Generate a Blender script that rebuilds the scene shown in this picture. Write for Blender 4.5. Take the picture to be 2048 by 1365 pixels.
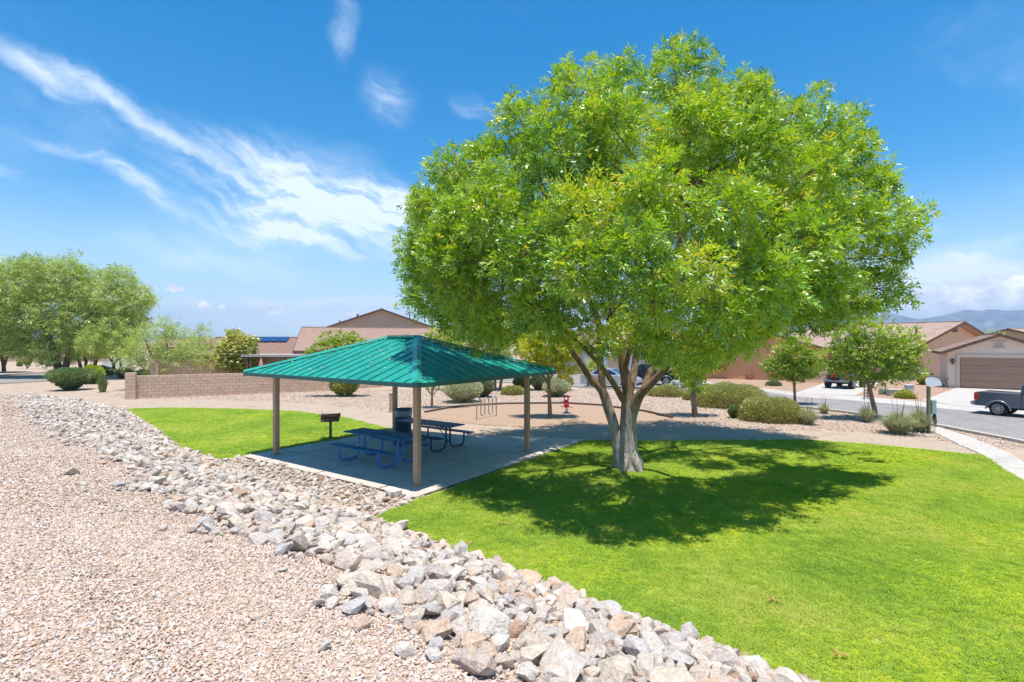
import bpy, bmesh, math, random
import numpy as np
from mathutils import Vector, Matrix, Euler
PI = math.pi
R = math.radians
rng = np.random.default_rng(7)
random.seed(7)
for o in list(bpy.data.objects):
    bpy.data.objects.remove(o)
S = bpy.context.scene
COL = S.collection

# ------------------------------------------------------------------ camera
FPX, HZ, CAMZ = 1051.0, 683.0, 3.45
cam_d = bpy.data.cameras.new('camera')
cam = bpy.data.objects.new('camera', cam_d)
COL.objects.link(cam)
cam.location = (0, 0, CAMZ)
cam.rotation_euler = (R(90), 0, 0)
cam_d.sensor_width = 36
cam_d.lens = FPX / 2048 * 36
cam_d.clip_start = 0.1
cam_d.clip_end = 30000
S.camera = cam


def P(px, py, z=0.0):
    """ground point (height z) seen at a photograph pixel"""
    v = max(py - HZ, 1.0)
    Y = (CAMZ - z) * FPX / v
    return ((px - 1024) * Y / FPX, Y, z)


def Q(px, py, Y):
    """point at distance Y"""
    return Vector(((px - 1024) * Y / FPX, Y, CAMZ - (py - HZ) * Y / FPX))


# ------------------------------------------------------------------ light
SUN_DIR = Vector((0.045, -0.15, 1.0)).normalized()      # towards the sun
sun_el = math.asin(SUN_DIR.z)
sun_d = bpy.data.lights.new('sun', 'SUN')
sun_d.energy = 4.5
sun_d.angle = R(0.53)
sun_d.color = (1.0, 0.955, 0.89)
sun = bpy.data.objects.new('sun', sun_d)
COL.objects.link(sun)
sun.rotation_euler = SUN_DIR.to_track_quat('Z', 'Y').to_euler()
sun.location = (20, -15, 60)

W = bpy.data.worlds.new('World')
S.world = W
W.use_nodes = True
nt = W.node_tree
nt.nodes.clear()
SKY_STRENGTH = 0.15


def N(t, typ, **kw):
    n = t.nodes.new(typ)
    for k, v in kw.items():
        setattr(n, k, v)
    return n


def mth(t, op, a, b=None, c=None, clamp=False):
    n = t.nodes.new('ShaderNodeMath')
    n.operation = op
    n.use_clamp = clamp
    for i, x in enumerate((a, b, c)):
        if x is None:
            continue
        if isinstance(x, (int, float)):
            n.inputs[i].default_value = x
        else:
            t.links.new(x, n.inputs[i])
    return n.outputs[0]


def mixc(t, f, a, b, mode='MIX'):
    n = t.nodes.new('ShaderNodeMix')
    n.data_type = 'RGBA'
    n.blend_type = mode
    for idx, x in ((0, f), (6, a), (7, b)):
        if isinstance(x, (int, float)):
            n.inputs[idx].default_value = x
        elif isinstance(x, tuple):
            n.inputs[idx].default_value = (x[0], x[1], x[2], 1)
        else:
            t.links.new(x, n.inputs[idx])
    return n.outputs[2]


def smooth(t, x, a, b, lo=0.0, hi=1.0):
    n = t.nodes.new('ShaderNodeMapRange')
    n.interpolation_type = 'SMOOTHSTEP'
    t.links.new(x, n.inputs[0])
    n.inputs[1].default_value, n.inputs[2].default_value = a, b
    n.inputs[3].default_value, n.inputs[4].default_value = lo, hi
    return n.outputs[0]


def build_sky():
    t = nt
    L = t.links.new
    sky = N(t, 'ShaderNodeTexSky', sky_type='NISHITA', sun_disc=False)
    sky.sun_elevation = sun_el
    sky.sun_rotation = math.atan2(SUN_DIR.x, SUN_DIR.y)
    sky.altitude = 800
    sky.air_density = 1.0
    sky.dust_density = 0.6
    sky.ozone_density = 2.2
    hs = N(t, 'ShaderNodeHueSaturation')
    hs.inputs['Hue'].default_value = 0.492
    hs.inputs['Saturation'].default_value = 1.48
    hs.inputs['Value'].default_value = 0.88
    L(sky.outputs[0], hs.inputs['Color'])
    geo = N(t, 'ShaderNodeTexCoord')
    sep = N(t, 'ShaderNodeSeparateXYZ')
    L(geo.outputs['Generated'], sep.inputs[0])
    x, y, z = sep.outputs
    az = mth(t, 'ARCTAN2', x, y)
    hyp = mth(t, 'SQRT', mth(t, 'ADD', mth(t, 'MULTIPLY', x, x), mth(t, 'MULTIPLY', y, y)))
    el = mth(t, 'ARCTAN2', z, hyp)
    cmb = N(t, 'ShaderNodeCombineXYZ')
    L(az, cmb.inputs[0])
    L(el, cmb.inputs[1])
    base = cmb.outputs[0]

    def noise(vec, scale, sx, sy, rot=0.0, detail=7, rough=0.55, dist=0.0, off=0.0):
        m = N(t, 'ShaderNodeMapping', vector_type='TEXTURE')
        m.inputs['Location'].default_value = (off, off, 0)
        m.inputs['Rotation'].default_value = (0, 0, rot)
        m.inputs['Scale'].default_value = (sx, sy, 1)
        L(vec, m.inputs['Vector'])
        n = N(t, 'ShaderNodeTexNoise')
        n.inputs['Scale'].default_value = scale
        n.inputs['Detail'].default_value = detail
        n.inputs['Roughness'].default_value = rough
        n.inputs['Distortion'].default_value = dist
        L(m.outputs[0], n.inputs['Vector'])
        return n
    warp = noise(base, 7.0, 1, 1, detail=4)
    sub = N(t, 'ShaderNodeVectorMath', operation='SUBTRACT')
    L(warp.outputs['Color'], sub.inputs[0])
    sub.inputs[1].default_value = (0.5, 0.5, 0.5)
    sc = N(t, 'ShaderNodeVectorMath', operation='SCALE')
    L(sub.outputs[0], sc.inputs[0])
    sc.inputs['Scale'].default_value = 0.10
    add = N(t, 'ShaderNodeVectorMath', operation='ADD')
    L(base, add.inputs[0])
    L(sc.outputs[0], add.inputs[1])
    wp = add.outputs[0]
    sc2 = N(t, 'ShaderNodeVectorMath', operation='SCALE')
    L(sub.outputs[0], sc2.inputs[0])
    sc2.inputs['Scale'].default_value = 0.02
    add2 = N(t, 'ShaderNodeVectorMath', operation='ADD')
    L(base, add2.inputs[0])
    L(sc2.outputs[0], add2.inputs[1])
    wp2 = add2.outputs[0]

    def azel(px, py):
        a = math.atan2(px - 1024, FPX)
        return a, math.atan2(HZ - py, math.hypot(px - 1024, FPX))

    def blob(px0, py0, px1, py1, wpx, s, src):
        a0, e0 = azel(px0, py0)
        a1, e1 = azel(px1, py1)
        m = N(t, 'ShaderNodeMapping', vector_type='TEXTURE')
        m.inputs['Location'].default_value = ((a0 + a1) / 2, (e0 + e1) / 2, 0)
        m.inputs['Rotation'].default_value = (0, 0, math.atan2(e1 - e0, a1 - a0))
        d = math.hypot(a1 - a0, e1 - e0) / 2
        m.inputs['Scale'].default_value = (d, wpx / FPX, 1)
        L(src, m.inputs['Vector'])
        v = N(t, 'ShaderNodeVectorMath', operation='LENGTH')
        L(m.outputs[0], v.inputs[0])
        return smooth(t, v.outputs['Value'], 1.5, 0.0, 0.0, s)

    cirrus = [(430, 300, 760, 380, 60, .75), (480, 400, 900, 425, 44, 1.1), (340, 440, 900, 455, 60, .6), (1750, 560, 2200, 540, 40, .6), (-60, 60, 250, 190, 24, .9), (150, 140, 400, 315, 16, .75), (140, 255, 335, 420, 15, 1.0), (30, 270, 180, 292, 13, .5),
              (360, 240, 700, 355, 24, .55), (300, 300, 560, 370, 42, .65), (330, 380, 900, 440, 62, 1.15), (640, 380, 900, 430, 45, 1.0),
              (450, 450, 800, 500, 30, .8), (660, 40, 715, 70, 40, .55), (730, 150, 825, 225, 40, .7), (900, 180, 995, 220, 22, .45),
              (240, 480, 620, 545, 26, .7), (640, 510, 770, 516, 9, .55), (-40, 310, 60, 326, 12, .55),
              (1870, 510, 2060, 488, 14, .9), (1860, 530, 2030, 512, 12, .85), (1815, 470, 1880, 460, 8, .5), (1830, 570, 2150, 545, 20, .7),
              (1700, 560, 1900, 600, 20, .4), (2100, 400, 2500, 300, 60, .7), (-700, 300, -200, 200, 60, .6)]
    tot = None
    for b in cirrus:
        v = blob(*b, wp)
        tot = v if tot is None else mth(t, 'ADD', tot, v)
    low = [(250, 618, 1000, 612, 20, .8), (300, 645, 1000, 642, 16, .8), (1650, 560, 2300, 545, 26, .8), (200, 606, 860, 600, 13, .75), (300, 632, 900, 628, 12, .55), (250, 655, 800, 652, 14, .5), (560, 655, 900, 650, 8, .4), (1700, 640, 2200, 625, 26, .9)]
    for b in low:
        tot = mth(t, 'ADD', tot, blob(*b, wp2))
    fib = noise(wp, 11.0, 3.2, 0.55, rot=R(-26), detail=10, rough=0.66, off=0.3)
    fib2 = noise(wp, 26.0, 2.2, 0.6, rot=R(-8), detail=6, rough=0.6, off=1.3)
    tex = mth(t, 'ADD', mth(t, 'MULTIPLY', fib.outputs['Fac'], 0.7), mth(t, 'MULTIPLY', fib2.outputs['Fac'], 0.3))
    tex = smooth(t, tex, 0.34, 0.68, 0.06, 1.1)
    cir = mth(t, 'MULTIPLY', tot, tex, clamp=True)
    # thin cloud over the rest of the sky
    bgn = noise(wp, 3.2, 1.8, 1, rot=R(-20), detail=8, rough=0.6, off=4.0)
    thin = mth(t, 'MULTIPLY', smooth(t, bgn.outputs['Fac'], 0.56, 0.8, 0, .35), smooth(t, hyp, 0.99, 0.7, 1.0, 0.35))
    cir = mth(t, 'MAXIMUM', cir, thin)
    # cumulus
    cum = [(328, 579, 372, 579, 7, 1.3), (393, 616, 424, 615, 10, 1.35), (436, 616, 453, 616, 6, 1.1), (524, 619, 570, 617, 8, 1.3), (310, 577, 318, 577, 3, .8),
           (590, 626, 604, 626, 3, .8), (690, 632, 720, 628, 6, 1.0),
           (1790, 600, 1870, 592, 16, 1.2), (1850, 595, 1960, 588, 22, 1.3), (1930, 578, 2100, 572, 20, 1.3), (1780, 615, 2100, 606, 16, 1.1), (2050, 590, 2400, 560, 30, 1.3),
           (1700, 610, 1800, 606, 12, .9)]
    ct = None
    for b in cum:
        v = blob(*b, wp2)
        ct = v if ct is None else mth(t, 'ADD', ct, v)
    puff = noise(base, 75.0, 1.2, 1.0, detail=7, rough=0.65, off=2.0)
    cumd = mth(t, 'ADD', mth(t, 'MULTIPLY', ct, 2.4), mth(t, 'MULTIPLY', mth(t, 'SUBTRACT', puff.outputs['Fac'], 0.55), 5.0))
    cumm = mth(t, 'MULTIPLY', smooth(t, cumd, 0.5, 1.5), smooth(t, ct, 0.05, 0.5))
    shade = smooth(t, noise(base, 38.0, 1.6, 1.0, detail=5, off=5.0).outputs['Fac'], 0.38, 0.66)
    k = 1.0 / SKY_STRENGTH
    cumc = mixc(t, shade, (0.62 * k, 0.68 * k, 0.78 * k), (1.05 * k, 1.05 * k, 1.05 * k))
    circ = (0.78 * k, 0.85 * k, 0.94 * k)
    # pale band over the horizon
    hz = smooth(t, el, 0.28, 0.0, 0.0, 0.72)
    c0 = mixc(t, hz, hs.outputs[0], (0.54 * k, 0.68 * k, 0.80 * k))
    c1 = mixc(t, mth(t, 'MULTIPLY', cir, 0.80), c0, circ)
    c2 = mixc(t, cumm, c1, cumc)
    bg = N(t, 'ShaderNodeBackground')
    bg.inputs['Strength'].default_value = SKY_STRENGTH
    L(c2, bg.inputs['Color'])
    out = N(t, 'ShaderNodeOutputWorld')
    L(bg.outputs[0], out.inputs[0])


build_sky()
W.cycles.sampling_method = 'MANUAL'
W.cycles.sample_map_resolution = 512
S.view_settings.view_transform = 'Standard'
S.view_settings.look = 'None'
S.view_settings.exposure = 0.58
S.view_settings.gamma = 1.0
S.view_settings.use_curve_mapping = False
S.render.engine = 'CYCLES'
S.cycles.max_bounces = 7
S.cycles.transparent_max_bounces = 8
S.cycles.volume_bounces = 0


# ------------------------------------------------------------------ object helpers
def props(o, label=None, cat=None, group=None, kind=None):
    if label: o['label'] = label
    if cat: o['category'] = cat
    if group: o['group'] = group
    if kind: o['kind'] = kind
    return o


def empty(name, loc=(0, 0, 0), rz=0.0, label=None, cat=None, group=None, kind=None):
    o = bpy.data.objects.new(name, None)
    o.empty_display_size = 0.1
    o.location = loc
    o.rotation_euler = (0, 0, rz)
    COL.objects.link(o)
    return props(o, label, cat, group, kind)


def link(name, mesh, parent=None, loc=None, rot=None, scale=None, **kw):
    o = bpy.data.objects.new(name, mesh)
    if parent is not None: o.parent = parent
    if loc is not None: o.location = loc
    if rot is not None: o.rotation_euler = rot
    if scale is not None: o.scale = scale
    COL.objects.link(o)
    return props(o, **kw)


def copy_tree(o, parent=None):
    c = o.copy()
    COL.objects.link(c)
    c.parent = parent
    for ch in list(o.children):
        copy_tree(ch, c)
    return c


class MB:
    """collects shapes for one mesh"""

    def __init__(s):
        s.v, s.f, s.sm = [], [], []

    def add(s, vs, fs, smooth=False):
        b = len(s.v)
        s.v += [tuple(map(float, v)) for v in vs]
        s.f += [tuple(i + b for i in f) for f in fs]
        s.sm += [smooth] * len(fs)

    def box(s, c, d, rz=0.0, rot=None):
        M = rot if rot is not None else Matrix.Rotation(rz, 3, 'Z')
        vs = []
        for x in (-.5, .5):
            for y in (-.5, .5):
                for z in (-.5, .5):
                    vs.append(Vector(c) + M @ Vector((x * d[0], y * d[1], z * d[2])))
        s.add(vs, [(0, 1, 3, 2), (4, 6, 7, 5), (0, 4, 5, 1), (2, 3, 7, 6), (0, 2, 6, 4), (1, 5, 7, 3)])

    def bbox(s, c, d, bev=0.01, rz=0.0):
        """box with chamfered vertical and top edges"""
        M = Matrix.Rotation(rz, 3, 'Z')
        hx, hy, hz = d[0] / 2, d[1] / 2, d[2] / 2
        rings = []
        for z, i in ((-hz, 0), (-hz + bev, 1), (hz - bev, 1), (hz, 0)):
            a, b = (hx - bev, hy - bev) if not i else (hx, hy)
            k = bev
            rings.append([(-a + k, -b, z), (a - k, -b, z), (a, -b + k, z), (a, b - k, z), (a - k, b, z), (-a + k, b, z), (-a, b - k, z), (-a, -b + k, z)])
        vs = [Vector(c) + M @ Vector(p) for r in rings for p in r]
        fs = []
        for r in range(3):
            for i in range(8):
                j = (i + 1) % 8
                fs.append((r * 8 + i, r * 8 + j, r * 8 + 8 + j, r * 8 + 8 + i))
        fs.append(tuple(reversed(range(8))))
        fs.append(tuple(24 + i for i in range(8)))
        s.add(vs, fs)

    def beam(s, a, b, w, h, up=(0, 0, 1)):
        a, b = Vector(a), Vector(b)
        d = (b - a)
        L = d.length
        d.normalize()
        u = Vector(up)
        sd = d.cross(u)
        if sd.length < 1e-4: sd = d.cross(Vector((0, 1, 0)))
        sd.normalize()
        u = sd.cross(d)
        M = Matrix((d, sd, u)).transposed()
        s.box((a + b) / 2, (L, w, h), rot=M)

    def tube(s, pts, r, n=8, cap=True, closed=False):
        pts = [Vector(p) for p in pts]
        m = len(pts)
        rs = r if hasattr(r, '__len__') else [r] * m
        vs = []
        ref = None
        for i, p in enumerate(pts):
            if closed: d = pts[(i + 1) % m] - pts[i - 1]
            else: d = pts[min(i + 1, m - 1)] - pts[max(i - 1, 0)]
            d.normalize()
            if ref is None:
                ref = d.cross(Vector((0, 0, 1)))
                if ref.length < 0.1: ref = d.cross(Vector((0, 1, 0)))
            ref = (ref - d * ref.dot(d)).normalized()
            q = d.cross(ref)
            for k in range(n):
                a = 2 * PI * k / n
                vs.append(p + (ref * math.cos(a) + q * math.sin(a)) * rs[i])
        fs = []
        for i in range(m if closed else m - 1):
            j = (i + 1) % m
            for k in range(n):
                l = (k + 1) % n
                fs.append((i * n + k, i * n + l, j * n + l, j * n + k))
        s.add(vs, fs, True)
        if cap and not closed:
            s.add(vs[:n], [tuple(reversed(range(n)))])
            s.add(vs[-n:], [tuple(range(n))])

    def cyl(s, c, r, h, n=16, r2=None, axis='Z'):
        """c = centre of the bottom"""
        c = Vector(c)
        ax = {'X': Vector((1, 0, 0)), 'Y': Vector((0, 1, 0)), 'Z': Vector((0, 0, 1))}[axis] if isinstance(axis, str) else Vector(axis)
        s.tube([c, c + ax * h], [r, r if r2 is None else r2], n=n)

    def prism(s, poly, z0, z1):
        n = len(poly)
        vs = [(p[0], p[1], z0) for p in poly] + [(p[0], p[1], z1) for p in poly]
        fs = [tuple(reversed(range(n))), tuple(range(n, 2 * n))] + [(i, (i + 1) % n, n + (i + 1) % n, n + i) for i in range(n)]
        s.add(vs, fs)

    def lathe(s, prof, c=(0, 0, 0), n=16):
        vs, fs = [], []
        for r, z in prof:
            for k in range(n):
                a = 2 * PI * k / n
                vs.append((c[0] + r * math.cos(a), c[1] + r * math.sin(a), c[2] + z))
        for i in range(len(prof) - 1):
            for k in range(n):
                l = (k + 1) % n
                fs.append((i * n + k, i * n + l, i * n + n + l, i * n + n + k))
        s.add(vs, fs, True)

    def ball(s, c, r, n=10, rot=None):
        rr = r if hasattr(r, '__len__') else (r, r, r)
        vs, fs = [], []
        for i in range(n + 1):
            th = PI * i / n
            for k in range(n * 2):
                a = PI * k / n
                p = Vector((rr[0] * math.sin(th) * math.cos(a), rr[1] * math.sin(th) * math.sin(a), rr[2] * math.cos(th)))
                if rot is not None: p = rot @ p
                vs.append(Vector(c) + p)
        m = 2 * n
        for i in range(n):
            for k in range(m):
                l = (k + 1) % m
                fs.append((i * m + k, i * m + m + k, i * m + m + l, i * m + l))
        s.add(vs, fs, True)

    def mesh(s, name, mat):
        me = bpy.data.meshes.new(name)
        me.from_pydata(s.v, [], s.f)
        me.polygons.foreach_set('use_smooth', s.sm)
        if mat is not None: me.materials.append(mat)
        bm = bmesh.new()
        bm.from_mesh(me)
        bmesh.ops.recalc_face_normals(bm, faces=bm.faces)
        bm.to_mesh(me)
        bm.free()
        me.update()
        return me

    def build(s, name, mat, parent=None, **kw):
        return link(name, s.mesh(name, mat), parent, **kw)


# ------------------------------------------------------------------ materials
def newmat(name):
    m = bpy.data.materials.new(name)
    m.use_nodes = True
    t = m.node_tree
    t.nodes.clear()
    out = N(t, 'ShaderNodeOutputMaterial')
    return m, t, out


def pbsdf(t, out, rough=0.8, metal=0.0, spec=0.3):
    b = N(t, 'ShaderNodeBsdfPrincipled')
    b.inputs['Roughness'].default_value = rough
    b.inputs['Metallic'].default_value = metal
    b.inputs['Specular IOR Level'].default_value = spec
    t.links.new(b.outputs[0], out.inputs[0])
    return b


def ramp(t, fac, cols, pos=None, interp='LINEAR'):
    n = N(t, 'ShaderNodeValToRGB')
    cr = n.color_ramp
    cr.interpolation = interp
    k = len(cols)
    pos = pos or [i / (k - 1) for i in range(k)]
    while len(cr.elements) < k: cr.elements.new(0.5)
    for e, p, c in zip(cr.elements, pos, cols):
        e.position = p
        e.color = (c[0], c[1], c[2], 1)
    t.links.new(fac, n.inputs[0])
    return n.outputs[0]


def coords(t, kind='Object', scale=(1, 1, 1)):
    if kind == 'World':
        src = N(t, 'ShaderNodeNewGeometry').outputs['Position']
    else:
        src = N(t, 'ShaderNodeTexCoord').outputs[kind]
    if scale == (1, 1, 1): return src
    m = N(t, 'ShaderNodeMapping')
    m.inputs['Scale'].default_value = scale
    t.links.new(src, m.inputs[0])
    return m.outputs[0]


def tnoise(t, vec, scale, detail=6, rough=0.6, dist=0.0):
    n = N(t, 'ShaderNodeTexNoise')
    n.inputs['Scale'].default_value = scale
    n.inputs['Detail'].default_value = detail
    n.inputs['Roughness'].default_value = rough
    n.inputs['Distortion'].default_value = dist
    t.links.new(vec, n.inputs['Vector'])
    return n


def bumpn(t, h, strength=0.3, dist=0.02, prev=None):
    n = N(t, 'ShaderNodeBump')
    n.inputs['Strength'].default_value = strength
    n.inputs['Distance'].default_value = dist
    t.links.new(h, n.inputs['Height'])
    if prev is not None: t.links.new(prev, n.inputs['Normal'])
    return n.outputs[0]


def pmat(name, cols, scale=4, rough=0.8, metal=0.0, spec=0.3, bump=0.0, bscale=None, bdist=0.02, coord='Object', stretch=(1, 1, 1), rnd=0.0, fine=0.0, pos=None, coat=0.0):
    m, t, out = newmat(name)
    b = pbsdf(t, out, rough, metal, spec)
    if coat: b.inputs['Coat Weight'].default_value = coat
    v = coords(t, coord, stretch)
    n = tnoise(t, v, scale)
    c = ramp(t, n.outputs['Fac'], cols, pos or [0.3 + 0.4 * i / (len(cols) - 1) for i in range(len(cols))])
    if fine:
        f = tnoise(t, v, scale * 14, 3)
        c = mixc(t, fine, c, ramp(t, f.outputs['Fac'], [(0.2, 0.2, 0.2), (0.8, 0.8, 0.8)], [0.35, 0.65]), 'OVERLAY')
    if rnd:
        oi = N(t, 'ShaderNodeObjectInfo')
        hs = N(t, 'ShaderNodeHueSaturation')
        t.links.new(c, hs.inputs['Color'])
        t.links.new(mth(t, 'MULTIPLY_ADD', oi.outputs['Random'], rnd, 1 - rnd / 2), hs.inputs['Value'])
        c = hs.outputs[0]
    t.links.new(c, b.inputs['Base Color'])
    if bump:
        bn = tnoise(t, v, bscale or scale * 8, 5)
        t.links.new(bumpn(t, bn.outputs['Fac'], bump, bdist), b.inputs['Normal'])
    return m


def rockmat(name, cols, pos, val=1.0, scale=9.0, bstr=0.6):
    m, t, out = newmat(name)
    b = pbsdf(t, out, 0.85, 0, 0.25)
    oi = N(t, 'ShaderNodeObjectInfo')
    c = ramp(t, oi.outputs['Random'], cols, pos, 'CONSTANT')
    tc = N(t, 'ShaderNodeTexCoord')
    ad = N(t, 'ShaderNodeVectorMath', operation='ADD')
    sc = N(t, 'ShaderNodeVectorMath', operation='SCALE')
    cb = N(t, 'ShaderNodeCombineXYZ')
    for i in range(3): t.links.new(oi.outputs['Random'], cb.inputs[i])
    t.links.new(cb.outputs[0], sc.inputs[0])
    sc.inputs['Scale'].default_value = 37.0
    t.links.new(tc.outputs['Object'], ad.inputs[0])
    t.links.new(sc.outputs[0], ad.inputs[1])
    n = tnoise(t, ad.outputs[0], 1.6, 7, 0.65, 0.6)
    c = mixc(t, smooth(t, n.outputs['Fac'], 0.35, 0.7), c, (0.52, 0.37, 0.27), 'MIX') if False else c
    patch = smooth(t, n.outputs['Fac'], 0.5, 0.68, 0.0, 0.5)
    c = mixc(t, patch, c, (0.50 * val, 0.40 * val, 0.30 * val))
    n2 = tnoise(t, ad.outputs[0], scale, 6, 0.7)
    c = mixc(t, 0.55, c, ramp(t, n2.outputs['Fac'], [(0.18, 0.17, 0.17), (0.70, 0.70, 0.70)], [0.35, 0.65]), 'OVERLAY')
    t.links.new(c, b.inputs['Base Color'])
    t.links.new(bumpn(t, n2.outputs['Fac'], bstr, 0.15), b.inputs['Normal'])
    return m


def gravelmat(name, cols, scale=26.0, big=(1, 1, 1), bump=0.8, tint2=None):
    m, t, out = newmat(name)
    b = pbsdf(t, out, 0.9, 0, 0.2)
    v = coords(t, 'World')
    vo = N(t, 'ShaderNodeTexVoronoi')
    vo.inputs['Scale'].default_value = scale
    t.links.new(v, vo.inputs['Vector'])
    sp = N(t, 'ShaderNodeSeparateColor')
    t.links.new(vo.outputs['Color'], sp.inputs[0])
    c = ramp(t, sp.outputs[0], cols)
    n = tnoise(t, v, 0.5, 5, 0.6)
    c = mixc(t, smooth(t, n.outputs['Fac'], 0.35, 0.65, 0.0, 0.5), c, tint2 or cols[len(cols) // 2])
    dk = smooth(t, vo.outputs['Distance'], 0.25, 0.75, 1.0, 0.45)
    cb = N(t, 'ShaderNodeCombineColor')
    for i in range(3): t.links.new(dk, cb.inputs[i])
    c = mixc(t, 0.5, c, cb.outputs[0], 'MULTIPLY')
    t.links.new(c, b.inputs['Base Color'])
    inv = mth(t, 'SUBTRACT', 1.0, vo.outputs['Distance'])
    t.links.new(bumpn(t, inv, bump, 0.03), b.inputs['Normal'])
    return m


def leafmat(name, cols, pos=None, trans=0.35, gloss=0.06, grough=0.35):
    m, t, out = newmat(name)
    at = N(t, 'ShaderNodeAttribute', attribute_name='tint')
    c = ramp(t, at.outputs['Fac'], cols, pos)
    d = N(t, 'ShaderNodeBsdfDiffuse')
    tr = N(t, 'ShaderNodeBsdfTranslucent')
    g = N(t, 'ShaderNodeBsdfGlossy')
    g.inputs['Roughness'].default_value = grough
    g.inputs['Color'].default_value = (1, 1, 1, 1)
    t.links.new(c, d.inputs[0])
    hs = N(t, 'ShaderNodeHueSaturation')
    hs.inputs['Hue'].default_value = 0.485
    hs.inputs['Saturation'].default_value = 1.1
    hs.inputs['Value'].default_value = 1.25
    t.links.new(c, hs.inputs['Color'])
    t.links.new(hs.outputs[0], tr.inputs[0])
    m1 = N(t, 'ShaderNodeMixShader')
    m1.inputs[0].default_value = trans
    t.links.new(d.outputs[0], m1.inputs[1])
    t.links.new(tr.outputs[0], m1.inputs[2])
    m2 = N(t, 'ShaderNodeMixShader')
    m2.inputs[0].default_value = gloss
    t.links.new(m1.outputs[0], m2.inputs[1])
    t.links.new(g.outputs[0], m2.inputs[2])
    t.links.new(m2.outputs[0], out.inputs[0])
    return m


M = {}
M['joint_dark'] = pmat('joint_shade', [(.06, .045, .035), (.12, .09, .07)], 9, .95)  # dark base colour paints in the shade that the slab joints lack
M['gravel'] = gravelmat('desert_gravel', [(.32, .20, .135), (.54, .40, .29), (.46, .31, .21), (.60, .49, .39), (.42, .27, .18), (.52, .42, .33)], 24)
M['mulch'] = gravelmat('play_chips', [(.33, .21, .14), (.50, .35, .24), (.42, .28, .19), (.55, .42, .31)], 34, bump=0.5, tint2=(.46, .31, .205))
M['path'] = pmat('path_surface', [(.35, .265, .195), (.41, .32, .24), (.38, .29, .215)], 1.2, 0.95, bump=.35, bscale=70, bdist=.01, coord='World', fine=.35)
M['asphalt'] = pmat('asphalt', [(.20, .18, .17), (.27, .25, .235), (.235, .215, .20)], 0.5, 0.9, bump=.3, bscale=60, bdist=.01, coord='World', fine=.25)
M['concrete'] = pmat('concrete', [(.37, .34, .31), (.47, .44, .41), (.42, .39, .36)], 1.3, 0.85, bump=.15, bscale=50, bdist=.005, coord='World', fine=.2)
M['walkconc'] = pmat('pale_concrete', [(.38, .345, .30), (.48, .44, .39), (.43, .39, .345)], 0.8, 0.9, bump=.15, bscale=40, coord='World', fine=.2)
M['slab'] = pmat('slab_concrete', [(.45, .385, .335), (.56, .48, .42), (.50, .43, .375)], 0.9, 0.7, bump=.12, bscale=60, bdist=.004, coord='World', fine=.25, rnd=.10)
M['dirt'] = pmat('dirt', [(.30, .19, .11), (.42, .28, .17)], 3, 0.95, bump=.5, bscale=25, coord='World', fine=.4)
M['yard'] = gravelmat('yard_gravel', [(.36, .22, .14), (.48, .32, .22), (.40, .24, .16), (.52, .38, .28)], 12, bump=.5, tint2=(.42, .27, .18))

# ------------------------------------------------------------------ terrain
_TT = [(-40, 6.0), (8.8, 5.93), (16.5, 5.8), (19.5, 5.7), (24.7, 6.3), (32.3, 7.1), (48, 5.0), (80, 5.0)]
_HS = [(-50, 0), (0, 0), (0.6, .26), (1.4, .62), (2.4, 1.02), (3.5, 1.36), (5.0, 1.62), (7.0, 1.78), (12, 1.85), (200, 1.9)]
_tx, _ty = np.array(_TT).T
_hx, _hy = np.array(_HS).T


def st(x, y):
    x, y = np.asarray(x, float), np.asarray(y, float)
    t = -.75 * x + .66 * y
    c = .66 * x + .75 * y
    return np.interp(t, _tx, _ty) - c, t


def wob(x, y, k=1.0):
    return (np.sin(x * 1.3 * k + 1.7) * np.cos(y * 1.7 * k) + np.sin(x * .57 * k - y * .83 * k)) * .5


def height(x, y):
    s, t = st(x, y)
    tap = 1 - np.clip((t - 24) / 24.0, 0, 1)
    tap = tap * tap * (3 - 2 * tap)
    m = np.interp(s, _hx, _hy) * tap
    m = m + wob(x, y) * .05 * np.clip(s, 0, 1) * tap
    return m - 0.05


def hz1(x, y): return float(height(x, y))


def build_ground():
    def axis(lo, hi, near, step):
        a = list(np.arange(-near, near + step / 2, step))
        v = near
        g = step
        while v < hi:
            g *= 1.25
            v += g
            a.append(v)
        v = -near
        g = step
        while v > lo:
            g *= 1.25
            v -= g
            a.insert(0, v)
        return np.array(a)
    xs = axis(-7200, 7200, 32, .4)
    ys = axis(-2000, 4600, 44, .4)
    X, Y = np.meshgrid(xs, ys)
    Z = height(X, Y)
    nx, ny = len(xs), len(ys)
    co = np.stack([X.ravel(), Y.ravel(), Z.ravel()], 1)
    i, j = np.meshgrid(np.arange(nx - 1), np.arange(ny - 1))
    a = (j * nx + i).ravel()
    q = np.stack([a, a + 1, a + nx + 1, a + nx], 1)
    me = quads_mesh('ground', co, q, M['gravel'], True)
    return link('ground', me, kind='structure', label='pinkish tan desert gravel covering the ground and the bank')


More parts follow.
